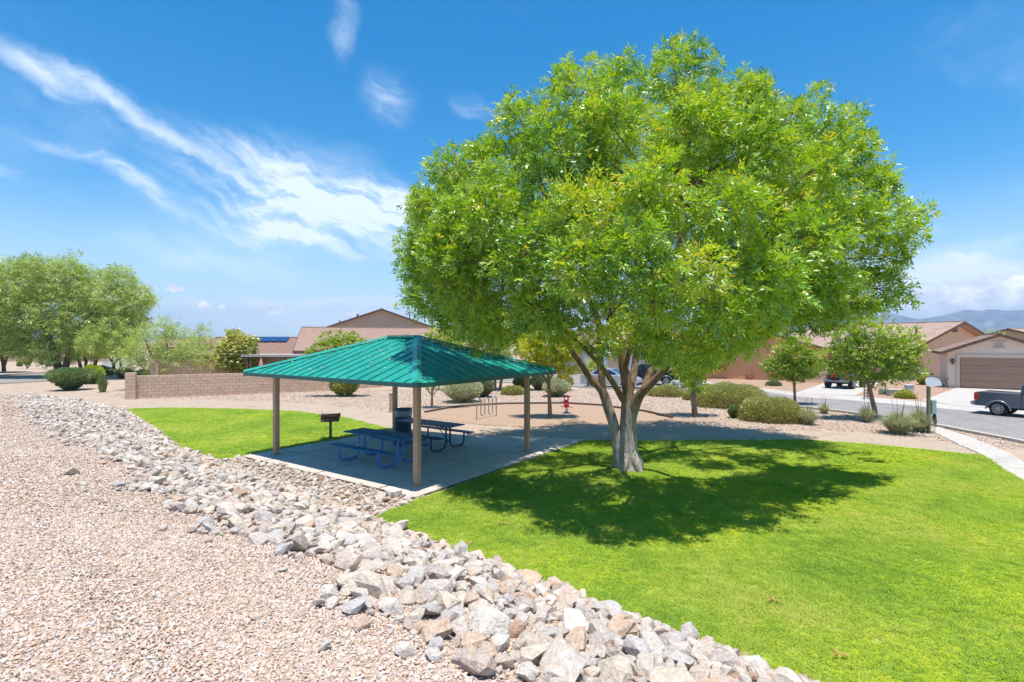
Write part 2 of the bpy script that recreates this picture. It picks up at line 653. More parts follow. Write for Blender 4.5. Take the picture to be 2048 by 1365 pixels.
def quads_mesh(name, co, quads, mat, smooth_=False, tint=None):
    me = bpy.data.meshes.new(name)
    nv, nq = len(co), len(quads)
    k = quads.shape[1]
    me.vertices.add(nv)
    me.vertices.foreach_set('co', np.ascontiguousarray(co, dtype=np.float32).ravel())
    me.loops.add(nq * k)
    me.loops.foreach_set('vertex_index', np.ascontiguousarray(quads, dtype=np.int32).ravel())
    me.polygons.add(nq)
    me.polygons.foreach_set('loop_start', np.arange(0, nq * k, k, dtype=np.int32))
    me.polygons.foreach_set('loop_total', np.full(nq, k, dtype=np.int32))
    if smooth_: me.polygons.foreach_set('use_smooth', np.ones(nq, dtype=bool))
    me.materials.append(mat)
    me.update(calc_edges=True)
    if tint is not None:
        at = me.attributes.new('tint', 'FLOAT', 'FACE')
        at.data.foreach_set('value', np.asarray(tint, dtype=np.float32))
    return me


ground = build_ground()


def sheet(name, pts, z, mat, label, world=False, th=0.0):
    w = [(p[0], p[1]) if world else P(*p)[:2] for p in pts]
    from mathutils.geometry import tessellate_polygon
    tris = tessellate_polygon([[Vector((x, y, 0)) for x, y in w]])
    fs = []
    for a_, b_, c_ in tris:
        A_, B_, C_ = w[a_], w[b_], w[c_]
        cr_ = (B_[0] - A_[0]) * (C_[1] - A_[1]) - (B_[1] - A_[1]) * (C_[0] - A_[0])
        fs.append((a_, b_, c_) if cr_ > 0 else (a_, c_, b_))
    me = bpy.data.meshes.new(name)
    me.from_pydata([(x, y, z) for x, y in w], [], fs)
    me.update()
    me.materials.append(mat)
    return link(name, me, kind='structure', label=label), w


SLN = Vector((-2.145, 11.62, 0))             # near corner of the slab
E_A = Vector((.573, .82, 0)).normalized()    # along the short side (away to the right)
E_B = Vector((-.82, .573, 0)).normalized()   # along the long side (away to the left)
path_low = [(256, 816), (480, 817), (600, 822), (700, 836), (789, 859), (842, 862), (942, 871), (1060, 874), (1172, 879), (1300, 880), (1500, 879), (1600, 878), (1732, 886), (1864, 898), (1969, 910)]
path_up = [(1911, 887), (1864, 876), (1748, 866), (1600, 860), (1500, 861), (1300, 855), (1200, 850), (1060, 855), (960, 850), (860, 838), (790, 826), (650, 809), (550, 803), (400, 799), (270, 798)]
_, path_w = sheet('path', [(-200, 784), (0, 787), (100, 793), (180, 802)] + path_low + path_up + [(200, 792), (120, 785), (0, 778), (-200, 773)], -.042, M['path'], 'tan grey footpath curving behind the pavilion')
_, mulch_w = sheet('play_area_ground', [(850, 825), (905, 815), (955, 811), (1010, 808), (1060, 807.5), (1130, 807), (1200, 811), (1250, 818), (1290, 823), (1345, 836), (1300, 849), (1200, 848), (1060, 853), (960, 848), (860, 836), (800, 829)], -.037, M['mulch'], 'brown wood chip play area round the bike rack')
bor = MB()
bp = [Vector(P(*p)) for p in [(850, 825), (905, 815), (955, 811), (1010, 808), (1060, 807.5), (1130, 807), (1200, 811), (1250, 818), (1290, 823), (1345, 836)]]
for a, b in zip(bp, bp[1:]): bor.beam(a, b, .07, .12)
bor.build('play_area_edging', pmat('edging', [(.12, .08, .06), (.2, .14, .1)], 3), label='dark low edging strip curving behind the brown play area', cat='garden edging')
walk_l = [(1869, 864), (1917, 887), (1969, 910), (2009, 938), (2048, 960)]
walk_r = [(2048, 924), (2022, 906), (1943, 874), (1874, 852)]
wl = [P(*p)[:2] for p in walk_l] + [(11.2, 9.8), (9.4, 5.4), (8.6, 0)]
wr = [(10.3, 0), (11.2, 5.2), (13.0, 9.6)] + [P(*p)[:2] for p in walk_r]
sheet('sidewalk', wl + wr, -.028, M['walkconc'], 'pale concrete sidewalk curving in from the right', world=True)
rn = [(2048, 885), (1870, 851), (1700, 826), (1612, 816), (1500, 803), (1440, 797), (1380, 789), (1300, 782), (1240, 779), (1170, 776), (1110, 770), (1040, 766), (960, 766), (860, 769), (800, 773)]
rf = [(780, 763), (850, 758), (960, 752), (1050, 748), (1115, 746), (1180, 748), (1240, 753), (1300, 757), (1380, 764), (1450, 775), (1534, 784), (1600, 794), (1700, 801), (1824, 811), (1930, 821)]
road_w = [(15.6, 0), (16.9, 9)] + [P(*p)[:2] for p in rn + rf] + [(24.6, 22), (25, 9), (24.5, 0)]
sheet('road', road_w, -.046, M['asphalt'], 'grey asphalt street curving behind the park', world=True)
sheet('road', [(-900, 800), (-300, 777), (0, 767), (100, 761.5), (190, 749), (262, 742), (270, 722), (215, 716), (195, 735), (110, 746), (0, 753), (-300, 759), (-900, 770)], -.045, M['asphalt'], 'grey street on the far side of the mesquite trees')


def strip(name, pts, w, h, mat, label, world=False):
    """raised kerb along a line"""
    q = [Vector((p[0], p[1], 0)) if world else Vector(P(*p)) for p in pts]
    vs, fs = [], []
    for i, p in enumerate(q):
        d = (q[min(i + 1, len(q) - 1)] - q[max(i - 1, 0)]).normalized()
        n = Vector((-d.y, d.x, 0)) * w / 2
        for s_, z in ((-1, -.1), (-1, h), (1, h), (1, -.1)):
            vs.append((p.x + n.x * s_, p.y + n.y * s_, z))
    for i in range(len(q) - 1):
        for k in range(4):
            l = (k + 1) % 4
            fs.append((i * 4 + k, i * 4 + l, i * 4 + 4 + l, i * 4 + 4 + k))
    fs += [(0, 1, 2, 3), tuple(4 * (len(q) - 1) + k for k in (3, 2, 1, 0))]
    m = MB()
    m.add(vs, fs)
    return m.build(name, mat, kind='structure', label=label)


strip('kerb', [(15.6, 0), (16.9, 9)] + [P(*p)[:2] for p in rn], .22, .06, M['walkconc'], 'pale kerb on the park side of the street', True)
strip('kerb', [(-900, 801), (-300, 778), (0, 768), (100, 762.5), (190, 750)], .25, .06, M['walkconc'], 'pale kerb by the street beyond the rocks')
strip('kerb', [(-300, 758), (0, 752), (110, 745), (195, 734)], .3, .08, M['walkconc'], 'pale kerb on the far side of the left street')
fs_low = [(1930, 821), (1824, 811), (1700, 801), (1600, 794), (1534, 784), (1450, 775), (1380, 764), (1300, 757), (1240, 753), (1180, 748)]
fs_up = [(1180, 745), (1240, 750), (1300, 753), (1380, 759), (1450, 769), (1534, 777), (1600, 786), (1700, 791), (1824, 801), (1930, 811)]
sheet('sidewalk', [P(*p)[:2] for p in fs_low + fs_up] + [(26.0, 26.6), (27.5, 22), (28, 9), (28, 0), (24.9, 0), (25.4, 9), (25, 22)], -.034, M['walkconc'], 'pale far sidewalk in front of the houses', world=True)
sheet('yard', [(1300, 753), (1380, 759), (1450, 769), (1534, 777), (1600, 786), (1700, 791), (1824, 801), (1930, 811), (2300, 815), (2300, 750), (1900, 745), (1600, 742), (1300, 742)], -.041, M['yard'], 'reddish gravel front yards across the street')
sheet('driveway', [(1590, 786), (1711, 791), (1770, 762), (1664, 761)], -.030, M['walkconc'], 'pale concrete driveway under the jeep')
dw = [P(*p)[:2] for p in [(1843, 801), (1914, 775.5), (2048, 778.5)]] + [(42, 36), (36.5, 24.5), (28.5, 22.5)] + [P(1930, 812)[:2]]
sheet('driveway', dw, -.026, M['walkconc'], 'wide pale driveway before the brown garage door', world=True)

# lawns
M['lawn'] = None


def lawnmat():
    m, t, out = newmat('lawn_turf')
    b = pbsdf(t, out, 0.9, 0, 0.15)
    v = coords(t, 'World')
    n1 = tnoise(t, v, 0.45, 5, 0.6, 0.3)
    n2 = tnoise(t, v, 2.6, 6, 0.65)
    n3 = tnoise(t, v, 60, 4, 0.7)
    mixn = mth(t, 'ADD', mth(t, 'MULTIPLY', n1.outputs['Fac'], .6), mth(t, 'MULTIPLY', n2.outputs['Fac'], .4))
    c = ramp(t, mixn, [(.15, .28, .04), (.25, .38, .05), (.35, .44, .06), (.48, .43, .15)], [.38, .47, .54, .63])
    c = mixc(t, .55, c, ramp(t, n3.outputs['Fac'], [(.18, .18, .18), (.82, .82, .82)], [.35, .66]), 'OVERLAY')
    t.links.new(c, b.inputs['Base Color'])
    t.links.new(bumpn(t, n3.outputs['Fac'], .9, .03), b.inputs['Normal'])
    return m


M['lawn'] = lawnmat()
R_ = SLN + E_A * 8.3
lawn_r = [P(*p)[:2] for p in [(750, 1035), (870, 1081), (1000, 1130), (1125, 1180), (1250, 1230), (1450, 1300), (1640, 1365), (1900, 1460)]] + [(4.6, 3.2), (8.0, .5)] + \
    [(9.3, 5.4), (11.1, 9.9)] + [P(*p)[:2] for p in [(2048, 961), (2009, 939), (1967, 911), (1864, 899), (1732, 887), (1600, 879), (1500, 880), (1300, 881), (1172, 880)]] + [P(836, 998)[:2], P(815, 1008)[:2], P(775, 1020)[:2]]
sheet('lawn', lawn_r, -.032, M['lawn'], 'bright green lawn under the big ash tree', world=True)
lawn_l = [P(*p)[:2] for p in [(246, 818), (308, 853), (359, 892), (392, 907), (436, 918), (474, 915), (490, 911), (640, 884), (789, 860), (700, 837), (600, 823), (480, 818), (370, 816), (300, 816)]]
sheet('lawn', lawn_l, -.032, M['lawn'], 'green lawn with dry patches left of the pavilion', world=True)

# ------------------------------------------------------------------ pavilion slab, one panel per joint
slab_poly = [SLN.to_2d(), (SLN + E_B * 7.28).to_2d(), Vector(P(789, 860)[:2]), Vector(P(842, 862.5)[:2]), Vector(P(942, 871.5)[:2]), Vector(P(1060, 874.5)[:2]), R_.to_2d()]
slab = empty('concrete_slab', SLN, kind='structure', label='grey concrete slab under the pavilion, split by joints')


def clip(poly, n, d, keep):
    """keep the side n.p <= d (keep = 1) of a polygon"""
    out = []
    for i, a in enumerate(poly):
        b = poly[(i + 1) % len(poly)]
        da, db = (a.dot(n) - d) * keep, (b.dot(n) - d) * keep
        if da <= 0: out.append(a)
        if (da < 0 < db) or (db < 0 < da): out.append(a + (b - a) * (da / (da - db)))
    return out


As = [-.02, 1.2, 3.1, 5.0, 6.9, 9.0]
Bs = [-.02, 1.2, 3.65, 6.1, 7.5]
a2, b2, n2 = E_A.to_2d(), E_B.to_2d(), SLN.to_2d()
for ia in range(len(As) - 1):
    for ib in range(len(Bs) - 1):
        g = .028
        pl = [p.copy() for p in slab_poly]
        pl = clip(pl, a2, a2.dot(n2) + As[ia] + g, -1)
        if len(pl) > 2: pl = clip(pl, a2, a2.dot(n2) + As[ia + 1] - g, 1)
        if len(pl) > 2: pl = clip(pl, b2, b2.dot(n2) + Bs[ib] + g, -1)
        if len(pl) > 2: pl = clip(pl, b2, b2.dot(n2) + Bs[ib + 1] - g, 1)
        if len(pl) < 3: continue
        m = MB()
        m.prism([(p.x - SLN.x, p.y - SLN.y) for p in pl], -.15, 0.0)
        m.build('slab_panel', M['slab'], slab)
m = MB()
m.prism([(p.x - SLN.x, p.y - SLN.y) for p in slab_poly], -.2, -.018)
m.build('slab_base', M['joint_dark'], slab)


# ------------------------------------------------------------------ scatter by geometry nodes (for what nobody could count)
def source(objs_meshes, name):
    c = bpy.data.collections.new(name)
    for i, me in enumerate(objs_meshes):
        o = bpy.data.objects.new('%s_%02d' % (name, i), me)
        c.objects.link(o)
    return c


def scatter(name, pts, rots, scl, idx, coll, label, parent=None, cat=None, base_mat=None):
    me = bpy.data.meshes.new(name)
    n = len(pts)
    me.vertices.add(n)
    me.vertices.foreach_set('co', np.ascontiguousarray(pts, dtype=np.float32).ravel())
    for nm, ty, arr in (('rot', 'FLOAT_VECTOR', rots), ('scl', 'FLOAT_VECTOR', scl), ('idx', 'INT', idx)):
        a = me.attributes.new(nm, ty, 'POINT')
        if ty == 'INT': a.data.foreach_set('value', np.asarray(arr, dtype=np.int32))
        else: a.data.foreach_set('vector', np.ascontiguousarray(arr, dtype=np.float32).ravel())
    o = link(name, me, parent, kind='stuff', label=label, cat=cat)
    ng = bpy.data.node_groups.new(name + '_nodes', 'GeometryNodeTree')
    ng.interface.new_socket('Geometry', in_out='INPUT', socket_type='NodeSocketGeometry')
    ng.interface.new_socket('Geometry', in_out='OUTPUT', socket_type='NodeSocketGeometry')
    gi, go = ng.nodes.new('NodeGroupInput'), ng.nodes.new('NodeGroupOutput')
    ip = ng.nodes.new('GeometryNodeInstanceOnPoints')
    ci = ng.nodes.new('GeometryNodeCollectionInfo')
    ci.inputs[0].default_value = coll
    ci.inputs[1].default_value = True
    ci.inputs[2].default_value = True
    ip.inputs['Pick Instance'].default_value = True

    def att(nm, ty):
        a = ng.nodes.new('GeometryNodeInputNamedAttribute')
        a.data_type = ty
        a.inputs[0].default_value = nm
        return a.outputs[0]
    e = ng.nodes.new('FunctionNodeEulerToRotation')
    ng.links.new(att('rot', 'FLOAT_VECTOR'), e.inputs[0])
    ng.links.new(gi.outputs[0], ip.inputs['Points'])
    ng.links.new(ci.outputs[0], ip.inputs['Instance'])
    ng.links.new(att('idx', 'INT'), ip.inputs['Instance Index'])
    ng.links.new(e.outputs[0], ip.inputs['Rotation'])
    ng.links.new(att('scl', 'FLOAT_VECTOR'), ip.inputs['Scale'])
    ng.links.new(ip.outputs[0], go.inputs[0])
    md = o.modifiers.new('scatter', 'NODES')
    md.node_group = ng
    return o


def hull_stone(seed, npts, squash=(1, .75, .55), mat=None, name='stone'):
    r = np.random.default_rng(seed)
    p = r.normal(size=(npts, 3))
    p /= np.linalg.norm(p, axis=1)[:, None]
    p *= (0.85 + 0.15 * r.random((npts, 1)))
    p = np.sign(p) * np.abs(p) ** 0.8
    p *= np.array(squash) * .5
    bm = bmesh.new()
    for q in p: bm.verts.new(q)
    res = bmesh.ops.convex_hull(bm, input=bm.verts)
    bmesh.ops.delete(bm, geom=[v for v in bm.verts if not v.link_faces], context='VERTS')
    bmesh.ops.recalc_face_normals(bm, faces=bm.faces)
    me = bpy.data.meshes.new(name)
    bm.to_mesh(me)
    bm.free()
    me.materials.append(mat)
    return me


def inview(x, y, z, m=60):
    px = 1024 + x / np.maximum(y, .01) * FPX
    py = HZ + (CAMZ - z) / np.maximum(y, .01) * FPX
    return (y > .5) & (px > -m) & (px < 2048 + m) & (py < 1365 + m * 2.5)


def inpoly(x, y, poly):
    x, y = np.asarray(x), np.asarray(y)
    c = np.zeros(x.shape, bool)
    n = len(poly)
    for i in range(n):
        x0, y0 = poly[i]
        x1, y1 = poly[(i + 1) % n]
        if y0 == y1: continue
        k = ((y0 > y) != (y1 > y)) & (x < (x1 - x0) * (y - y0) / (y1 - y0) + x0)
        c ^= k
    return c


slab2 = [(p.x, p.y) for p in slab_poly]
M['rock'] = rockmat('riprap_rock', [(.70, .61, .53), (.76, .68, .60), (.66, .54, .44), (.72, .62, .51), (.62, .57, .53), (.68, .52, .38), (.74, .67, .59), (.58, .50, .44), (.56, .37, .25), (.70, .60, .50)],
                    [0, .16, .32, .42, .54, .66, .72, .86, .94, .965])
M['pebble'] = rockmat('gravel_stone', [(.62, .49, .395), (.66, .56, .48), (.62, .46, .34), (.68, .61, .54), (.62, .45, .31), (.56, .43, .34), (.64, .53, .44), (.49, .37, .29), (.70, .66, .62), (.62, .49, .39)],
                      [0, .15, .3, .42, .54, .62, .7, .82, .88, .93], bstr=.2)
rock_meshes = [hull_stone(100 + i, random.randint(16, 26), (1, random.uniform(.6, .9), random.uniform(.34, .54)), M['rock'], 'stone') for i in range(16)]
peb_meshes = [hull_stone(300 + i, 9, (1, random.uniform(.6, .95), random.uniform(.4, .7)), M['pebble'], 'pebble') for i in range(8)]


def upper_edge(x, y, t):
    return 3.7 - .35 * np.clip((4 - t) / 4, 0, 1) + .18 * np.sin(t * .9 + .5) + .16 * np.sin(t * 2.3) + .15 * np.sin(t * 5.1 + 1)


# riprap band
n = 260000
cx = rng.uniform(-34, 6, n)
cy = rng.uniform(1.5, 36, n)
s, t = st(cx, cy)
near_slab = (t > 8.6) & (t < 16.8) & (s < .2) & (s > -2.2)
slo = np.where(near_slab, -1.6, -.12 + .12 * np.sin(t * 4))
ok = (s > slo) & (s < upper_edge(cx, cy, t)) & (t < 37) & ~inpoly(cx, cy, slab2) & ~inpoly(cx, cy, lawn_r) & ~inpoly(cx, cy, lawn_l)
ok |= (s > 3) & (s < 4.5) & (t < 30) & (rng.random(n) < .025)
ok &= (t > -6)
cx, cy, s, t = cx[ok], cy[ok], s[ok], t[ok]
# size: larger low near the camera, smaller by the slab and far left
base = np.interp(t, [-4, 6, 12, 20, 40], [.155, .128, .092, .086, .09])
base = np.where((s < 0.6) & (t > 8), .085, base)
size = base * np.exp(rng.normal(0, .42, len(cx)))
size = np.clip(size, .045, .42)
size = np.where(s > 3.6, size * .8, size)
# greedy thinning: keep big first
order = np.argsort(-size)
cell = {}
keep = []
for i in order:
    r = size[i] * .30
    gx, gy = int(cx[i] // .3), int(cy[i] // .3)
    bad = False
    for ax in (-1, 0, 1):
        for ay in (-1, 0, 1):
            for j in cell.get((gx + ax, gy + ay), ()):
                rr = r + size[j] * .30
                if (cx[i] - cx[j]) ** 2 + (cy[i] - cy[j]) ** 2 < rr * rr:
                    bad = True
                    break
            if bad: break
        if bad: break
    if bad: continue
    keep.append(i)
    cell.setdefault((gx, gy), []).append(i)
keep = np.array(keep)
rx, ry, rs = cx[keep], cy[keep], size[keep]
rz = height(rx, ry) + rs * .17 + .01
dist = np.sqrt(rx ** 2 + ry ** 2 + (CAMZ - rz) ** 2)
app = rs / dist * inview(rx, ry, rz, 20)
o_ = np.argsort(-app)
near, rest = o_[:290], o_[290:]
rot = np.stack([rng.normal(0, .35, len(rx)), rng.normal(0, .35, len(rx)), rng.uniform(0, 2 * PI, len(rx))], 1)
bank = empty('rock_bank', (0, 0, 0), kind='structure', label='band of pale broken riprap rocks between gravel and lawn')
for i in near:
    me = rock_meshes[int(rng.integers(len(rock_meshes)))]
    link('stone', me, bank, loc=(rx[i], ry[i], rz[i]), rot=tuple(rot[i]), scale=(rs[i],) * 3)
scatter('small_stones', np.stack([rx, ry, rz], 1)[rest], rot[rest], np.repeat(rs[rest][:, None], 3, 1), rng.integers(0, 16, len(rest)), source(rock_meshes, 'rock_source'),
        'smaller pale rocks filling the riprap band', bank)

# gravel stones near the camera, and the fines among the rocks
def pebbles(count, xr, yr, smin, smax, cond, dens=None):
    x = rng.uniform(*xr, count)
    y = rng.uniform(*yr, count)
    z = height(x, y)
    k = inview(x, y, z, 420) & cond(x, y)
    x, y, z = x[k], y[k], z[k]
    sz = rng.uniform(smin, smax, len(x)) * np.exp(rng.normal(0, .2, len(x)))
    return np.stack([x, y, z + sz * .15], 1), sz


bank_cond = lambda x, y: (st(x, y)[0] > -.1) & ~inpoly(x, y, slab2) & ~inpoly(x, y, lawn_r) & ~inpoly(x, y, lawn_l)
mid_cond = lambda x, y: ~inpoly(x, y, mulch_w) & (st(x, y)[0] <= -.1) & ~inpoly(x, y, slab2) & ~inpoly(x, y, lawn_r) & ~inpoly(x, y, lawn_l) & ~inpoly(x, y, road_w) & ~inpoly(x, y, path_w) & ~inpoly(x, y, wl + wr)
sets = [pebbles(90000, (-26, 20), (17, 38), .05, .085, mid_cond), pebbles(250000, (-8.5, 3.5), (.8, 6), .018, .038, bank_cond), pebbles(160000, (-16, 1), (6, 13), .028, .046, bank_cond), pebbles(50000, (-30, -5), (13, 26), .05, .075, bank_cond)]
pp = np.concatenate([a for a, b in sets])
ps = np.concatenate([b for a, b in sets])
pr = np.stack([rng.normal(0, .4, len(pp)), rng.normal(0, .4, len(pp)), rng.uniform(0, 2 * PI, len(pp))], 1)
scatter('gravel', pp, pr, np.repeat(ps[:, None], 3, 1), rng.integers(0, 8, len(pp)), source(peb_meshes, 'pebble_source'), 'loose pinkish gravel stones on the bank in front', None)
print('rocks', len(rx), 'pebbles', len(pp))

# a few loose rocks that stand apart
for (px, py, w, lab) in [(565, 927, .30, 'flat grey rock lying by the slab edge nearest the left pavilion post'), (588, 934, .2, 'smooth pale grey rock just right of the flat grey rock at the slab edge'),
                         (640, 953, .24, 'reddish brown jagged rock by the middle of the slab edge'), (787, 987, .52, 'long tan rock beside the near corner of the slab')]:
    x, y, z = P(px, py + 4)
    mname = M['rock']
    me = hull_stone(int(px), 22, (1, .7, .5) if w > .4 else (1, .8, .6), mname, 'rock')
    if 'reddish' in lab: me.materials[0] = pmat('red_rock', [(.25, .13, .08), (.4, .24, .17)], 9, bump=.5)
    link('rock', me, None, loc=(x, y, max(hz1(x, y), -.05) + w * .2), rot=(.1, .05, 2.5), scale=(w,) * 3, label=lab, cat='rock', group='single rocks along the slab edge')

# ------------------------------------------------------------------ grass
def tuft_mesh(seed, nb, h, spread, w, mat, flat=0.0):
    r = np.random.default_rng(seed)
    vs, fs, ti = [], [], []
    for i in range(nb):
        a = r.uniform(0, 2 * PI)
        rad = spread * math.sqrt(r.random())
        p = np.array([rad * math.cos(a), rad * math.sin(a), 0])
        b = r.uniform(0, 2 * PI)
        lean = r.uniform(.2, 1.0) + flat
        d = np.array([math.cos(b) * lean, math.sin(b) * lean, 1.0])
        d /= np.linalg.norm(d)
        hh = h * r.uniform(.6, 1.15)
        sd = np.array([-math.sin(b), math.cos(b), 0]) * w * .5
        k = len(vs)
        mid = p + d * hh * .55
        tip = p + d * hh + np.array([math.cos(b), math.sin(b), -.35]) * hh * .35
        vs += [p - sd, p + sd, mid + sd * .8, tip, mid - sd * .8]
        fs += [(k, k + 1, k + 2, k + 4), (k + 4, k + 2, k + 3)]
        tt = r.random()
        ti += [tt, tt]
    me = bpy.data.meshes.new('tuft')
    me.from_pydata([tuple(v) for v in vs], [], fs)
    me.materials.append(mat)
    at = me.attributes.new('tint', 'FLOAT', 'FACE')
    at.data.foreach_set('value', ti)
    return me


def grassmat(name, cols):
    m, t, out = newmat(name)
    at = N(t, 'ShaderNodeAttribute', attribute_name='tint')
    v = coords(t, 'World')
    n1 = tnoise(t, v, 0.45, 5, 0.6, 0.3)
    n2 = tnoise(t, v, 2.6, 5, 0.65)
    f = mth(t, 'ADD', mth(t, 'MULTIPLY', n1.outputs['Fac'], .6), mth(t, 'MULTIPLY', n2.outputs['Fac'], .4))
    f = mth(t, 'ADD', f, mth(t, 'MULTIPLY', mth(t, 'SUBTRACT', at.outputs['Fac'], .5), .16))
    c = ramp(t, f, cols, [.30, .45, .58, .74])
    d = N(t, 'ShaderNodeBsdfDiffuse')
    tr = N(t, 'ShaderNodeBsdfTranslucent')
    t.links.new(c, d.inputs[0])
    t.links.new(c, tr.inputs[0])
    mx = N(t, 'ShaderNodeMixShader')
    mx.inputs[0].default_value = .4
    t.links.new(d.outputs[0], mx.inputs[1])
    t.links.new(tr.outputs[0], mx.inputs[2])
    t.links.new(mx.outputs[0], out.inputs[0])
    return m


M['blade'] = grassmat('grass_blade', [(.24, .39, .06), (.37, .52, .07), (.50, .60, .09), (.62, .57, .2)])
M['clover'] = grassmat('broad_leaf_weed', [(.24, .40, .035), (.40, .54, .045), (.56, .62, .05), (.62, .57, .10)])
tufts = [tuft_mesh(i, 16, .042, .06, .006, M['blade']) for i in range(5)] + [tuft_mesh(50 + i, 9, .03, .05, .022, M['clover'], flat=1.2) for i in range(3)]
tsrc = source(tufts, 'tuft_source')


def lawn_points(count, xr, yr, poly, sc, lim=None):
    x = rng.uniform(*xr, count)
    y = rng.uniform(*yr, count)
    k = inpoly(x, y, poly) & inview(x, y, np.full_like(x, -.03), 900)
    x, y = x[k], y[k]
    wm = wob(x * .8 + 3, y * .8, 1.2) + rng.normal(0, .45, len(x)) + np.clip((x - 2) * .12, -.4, .5)
    idx = np.where(wm > .35, rng.integers(5, 8, len(x)), rng.integers(0, 5, len(x)))
    s_ = sc * rng.uniform(.7, 1.3, len(x))
    return np.stack([x, y, np.full_like(x, -.034)], 1), s_, idx


A = [lawn_points(52000, (-3, 11), (3.5, 9.5), lawn_r, 1.0), lawn_points(50000, (-4, 16), (9.5, 15), lawn_r, 1.25), lawn_points(26000, (-1, 20), (15, 20), lawn_r, 1.6),
     lawn_points(30000, (-21, -4), (15, 28), lawn_l, 1.7)]
gp, gs, gi_ = [np.concatenate([a[k] for a in A]) for k in range(3)]
gr = np.zeros((len(gp), 3))
gr[:, 2] = rng.uniform(0, 2 * PI, len(gp))
scatter('grass', gp, gr, np.repeat(gs[:, None], 3, 1), gi_, tsrc, 'short bright green grass with yellow green weeds')
print('tufts', len(gp))

M['dryleaf'] = pmat('dry_leaf', [(.35, .17, .06), (.5, .3, .12)], 20, rough=.7)
for (px, py, lab) in [(1288, 998, 'brown fallen leaf on the shaded lawn in front of the trunk'), (1053, 1016, 'tan fallen leaf in the shade nearer the slab'), (1003, 1049, 'pale fallen leaf at the front edge of the tree shade'),
                      (1547, 1203, 'pale orange fallen leaf in the open sunny lawn'), (1677, 1311, 'reddish fallen leaf low at the right of the lawn'), (937, 1089, 'pale curled leaf on the lawn near the rocks')]:
    x, y, _ = P(px, py)
    m = MB()
    for k in range(3):
        a = k * 2.1 + px
        c, s_ = math.cos(a), math.sin(a)
        m.add([(0, 0, .01), (.05 * c - .02 * s_, .05 * s_ + .02 * c, .035), (.11 * c, .11 * s_, .02), (.05 * c + .02 * s_, .05 * s_ - .02 * c, .03)], [(0, 1, 2), (0, 2, 3)])
    link('fallen_leaf', m.mesh('fallen_leaf', M['dryleaf']), None, loc=(x, y, 0.0), label=lab, cat='leaf', group='fallen leaves on the lawn')

# ------------------------------------------------------------------ foliage generators
def unit(v): return v / np.maximum(np.linalg.norm(v, axis=1), 1e-6)[:, None]


def sample_lobes(lobes, nper, shell=(.72, 1.04), lumpy=.18, rej=.78):
    """points in the outer shells of the lobes, away from other lobes' insides; returns points, outward normals, lobe id"""
    C = np.array([l[0] for l in lobes], float)
    Rr = np.array([l[1] for l in lobes], float)
    if Rr.ndim == 1: Rr = np.repeat(Rr[:, None], 3, 1)
    P_, N_, I_ = [], [], []
    for i in range(len(lobes)):
        n = max(9, int(nper * (Rr[i].mean() ** 2)))
        d = unit(rng.normal(size=(n, 3)))
        ph = rng.uniform(0, 6, 3)
        lump = 1 + lumpy * np.sin(d[:, 0] * 5 + ph[0]) * np.sin(d[:, 1] * 5 + ph[1]) * np.cos(d[:, 2] * 4 + ph[2]) * 2
        r = rng.uniform(shell[0], shell[1], n) ** .7 * lump
        P_.append(C[i] + d * Rr[i] * r[:, None])
        N_.append(d)
        I_.append(np.full(n, i))
    p, nn, ii = np.concatenate(P_), np.concatenate(N_), np.concatenate(I_)
    bad = np.zeros(len(p), bool)
    for i in range(len(lobes)):
        q = (p - C[i]) / Rr[i]
        bad |= ((q ** 2).sum(1) < rej ** 2) & (ii != i)
    k = ~bad
    return p[k], nn[k], ii[k]


def leaf_quads(p, axis, side, L, Wd, bend=0.0):
    """diamond leaves: four corners each"""
    L = L[:, None]
    Wd = Wd[:, None]
    a = p
    b = p + axis * L * .45 + side * Wd * .5
    c = p + axis * L
    d = p + axis * L * .45 - side * Wd * .5
    if bend:
        c = c.copy()
        c[:, 2] -= (L * bend)[:, 0]
    co = np.stack([a, b, c, d], 1).reshape(-1, 3)
    n = len(p)
    q = np.arange(n * 4).reshape(n, 4)
    return co, q


def foliage(name, parent, lobes, nper, mat, L=.1, Wd=.03, spray=7, rach=.2, droop=.5, shell=(.72, 1.04), lumpy=.18, ytop=.25, rej=.78, up=0.0, keep=None, origin=None):
    p, nn, ii = sample_lobes(lobes, nper, shell, lumpy, rej)
    if keep is not None:
        k = keep(p)
        p, nn, ii = p[k], nn[k], ii[k]
    n = len(p)
    lt = rng.normal(0, .09, len(lobes))[ii]
    ax = unit(nn + rng.normal(0, .55, (n, 3)) + np.array([0, 0, up - droop]) * rng.uniform(.3, 1.2, (n, 1)))
    sd = unit(np.cross(ax, rng.normal(size=(n, 3)) + np.array([0, 0, 1.5])))
    nm = np.cross(ax, sd)
    out = []
    tt = []
    tb = np.clip(.45 + lt + rng.normal(0, .16, n) + ytop * (rng.random(n) < .14), 0, 1)
    for k in range(spray):
        if k == spray - 1:
            f, sgn = 1.0, 0
        else:
            f, sgn = (k // 2 + 1) / (spray / 2 + .6), (1 if k % 2 else -1)
        pos = p + ax * rach * f
        a = unit(ax * (.55 if sgn else 1) + sd * sgn * .8 + rng.normal(0, .22, (n, 3)) + np.array([0, 0, -droop * .35]))
        s_ = unit(np.cross(a, nm + rng.normal(0, .35, (n, 3))))
        sz = rng.uniform(.75, 1.25, n)
        out.append(leaf_quads(pos, a, s_, L * sz, Wd * sz))
        tt.append(np.clip(tb + rng.normal(0, .06, n), 0, 1))
    co = np.concatenate([c for c, q in out])
    q = np.concatenate([qq + 4 * n * k for k, (c, qq) in enumerate(out)])
    if origin is not None: co = co - np.array(origin)
    me = quads_mesh(name, co, q, mat, False, np.concatenate(tt))
    return link(name, me, parent, kind='stuff')


M['bark'] = None


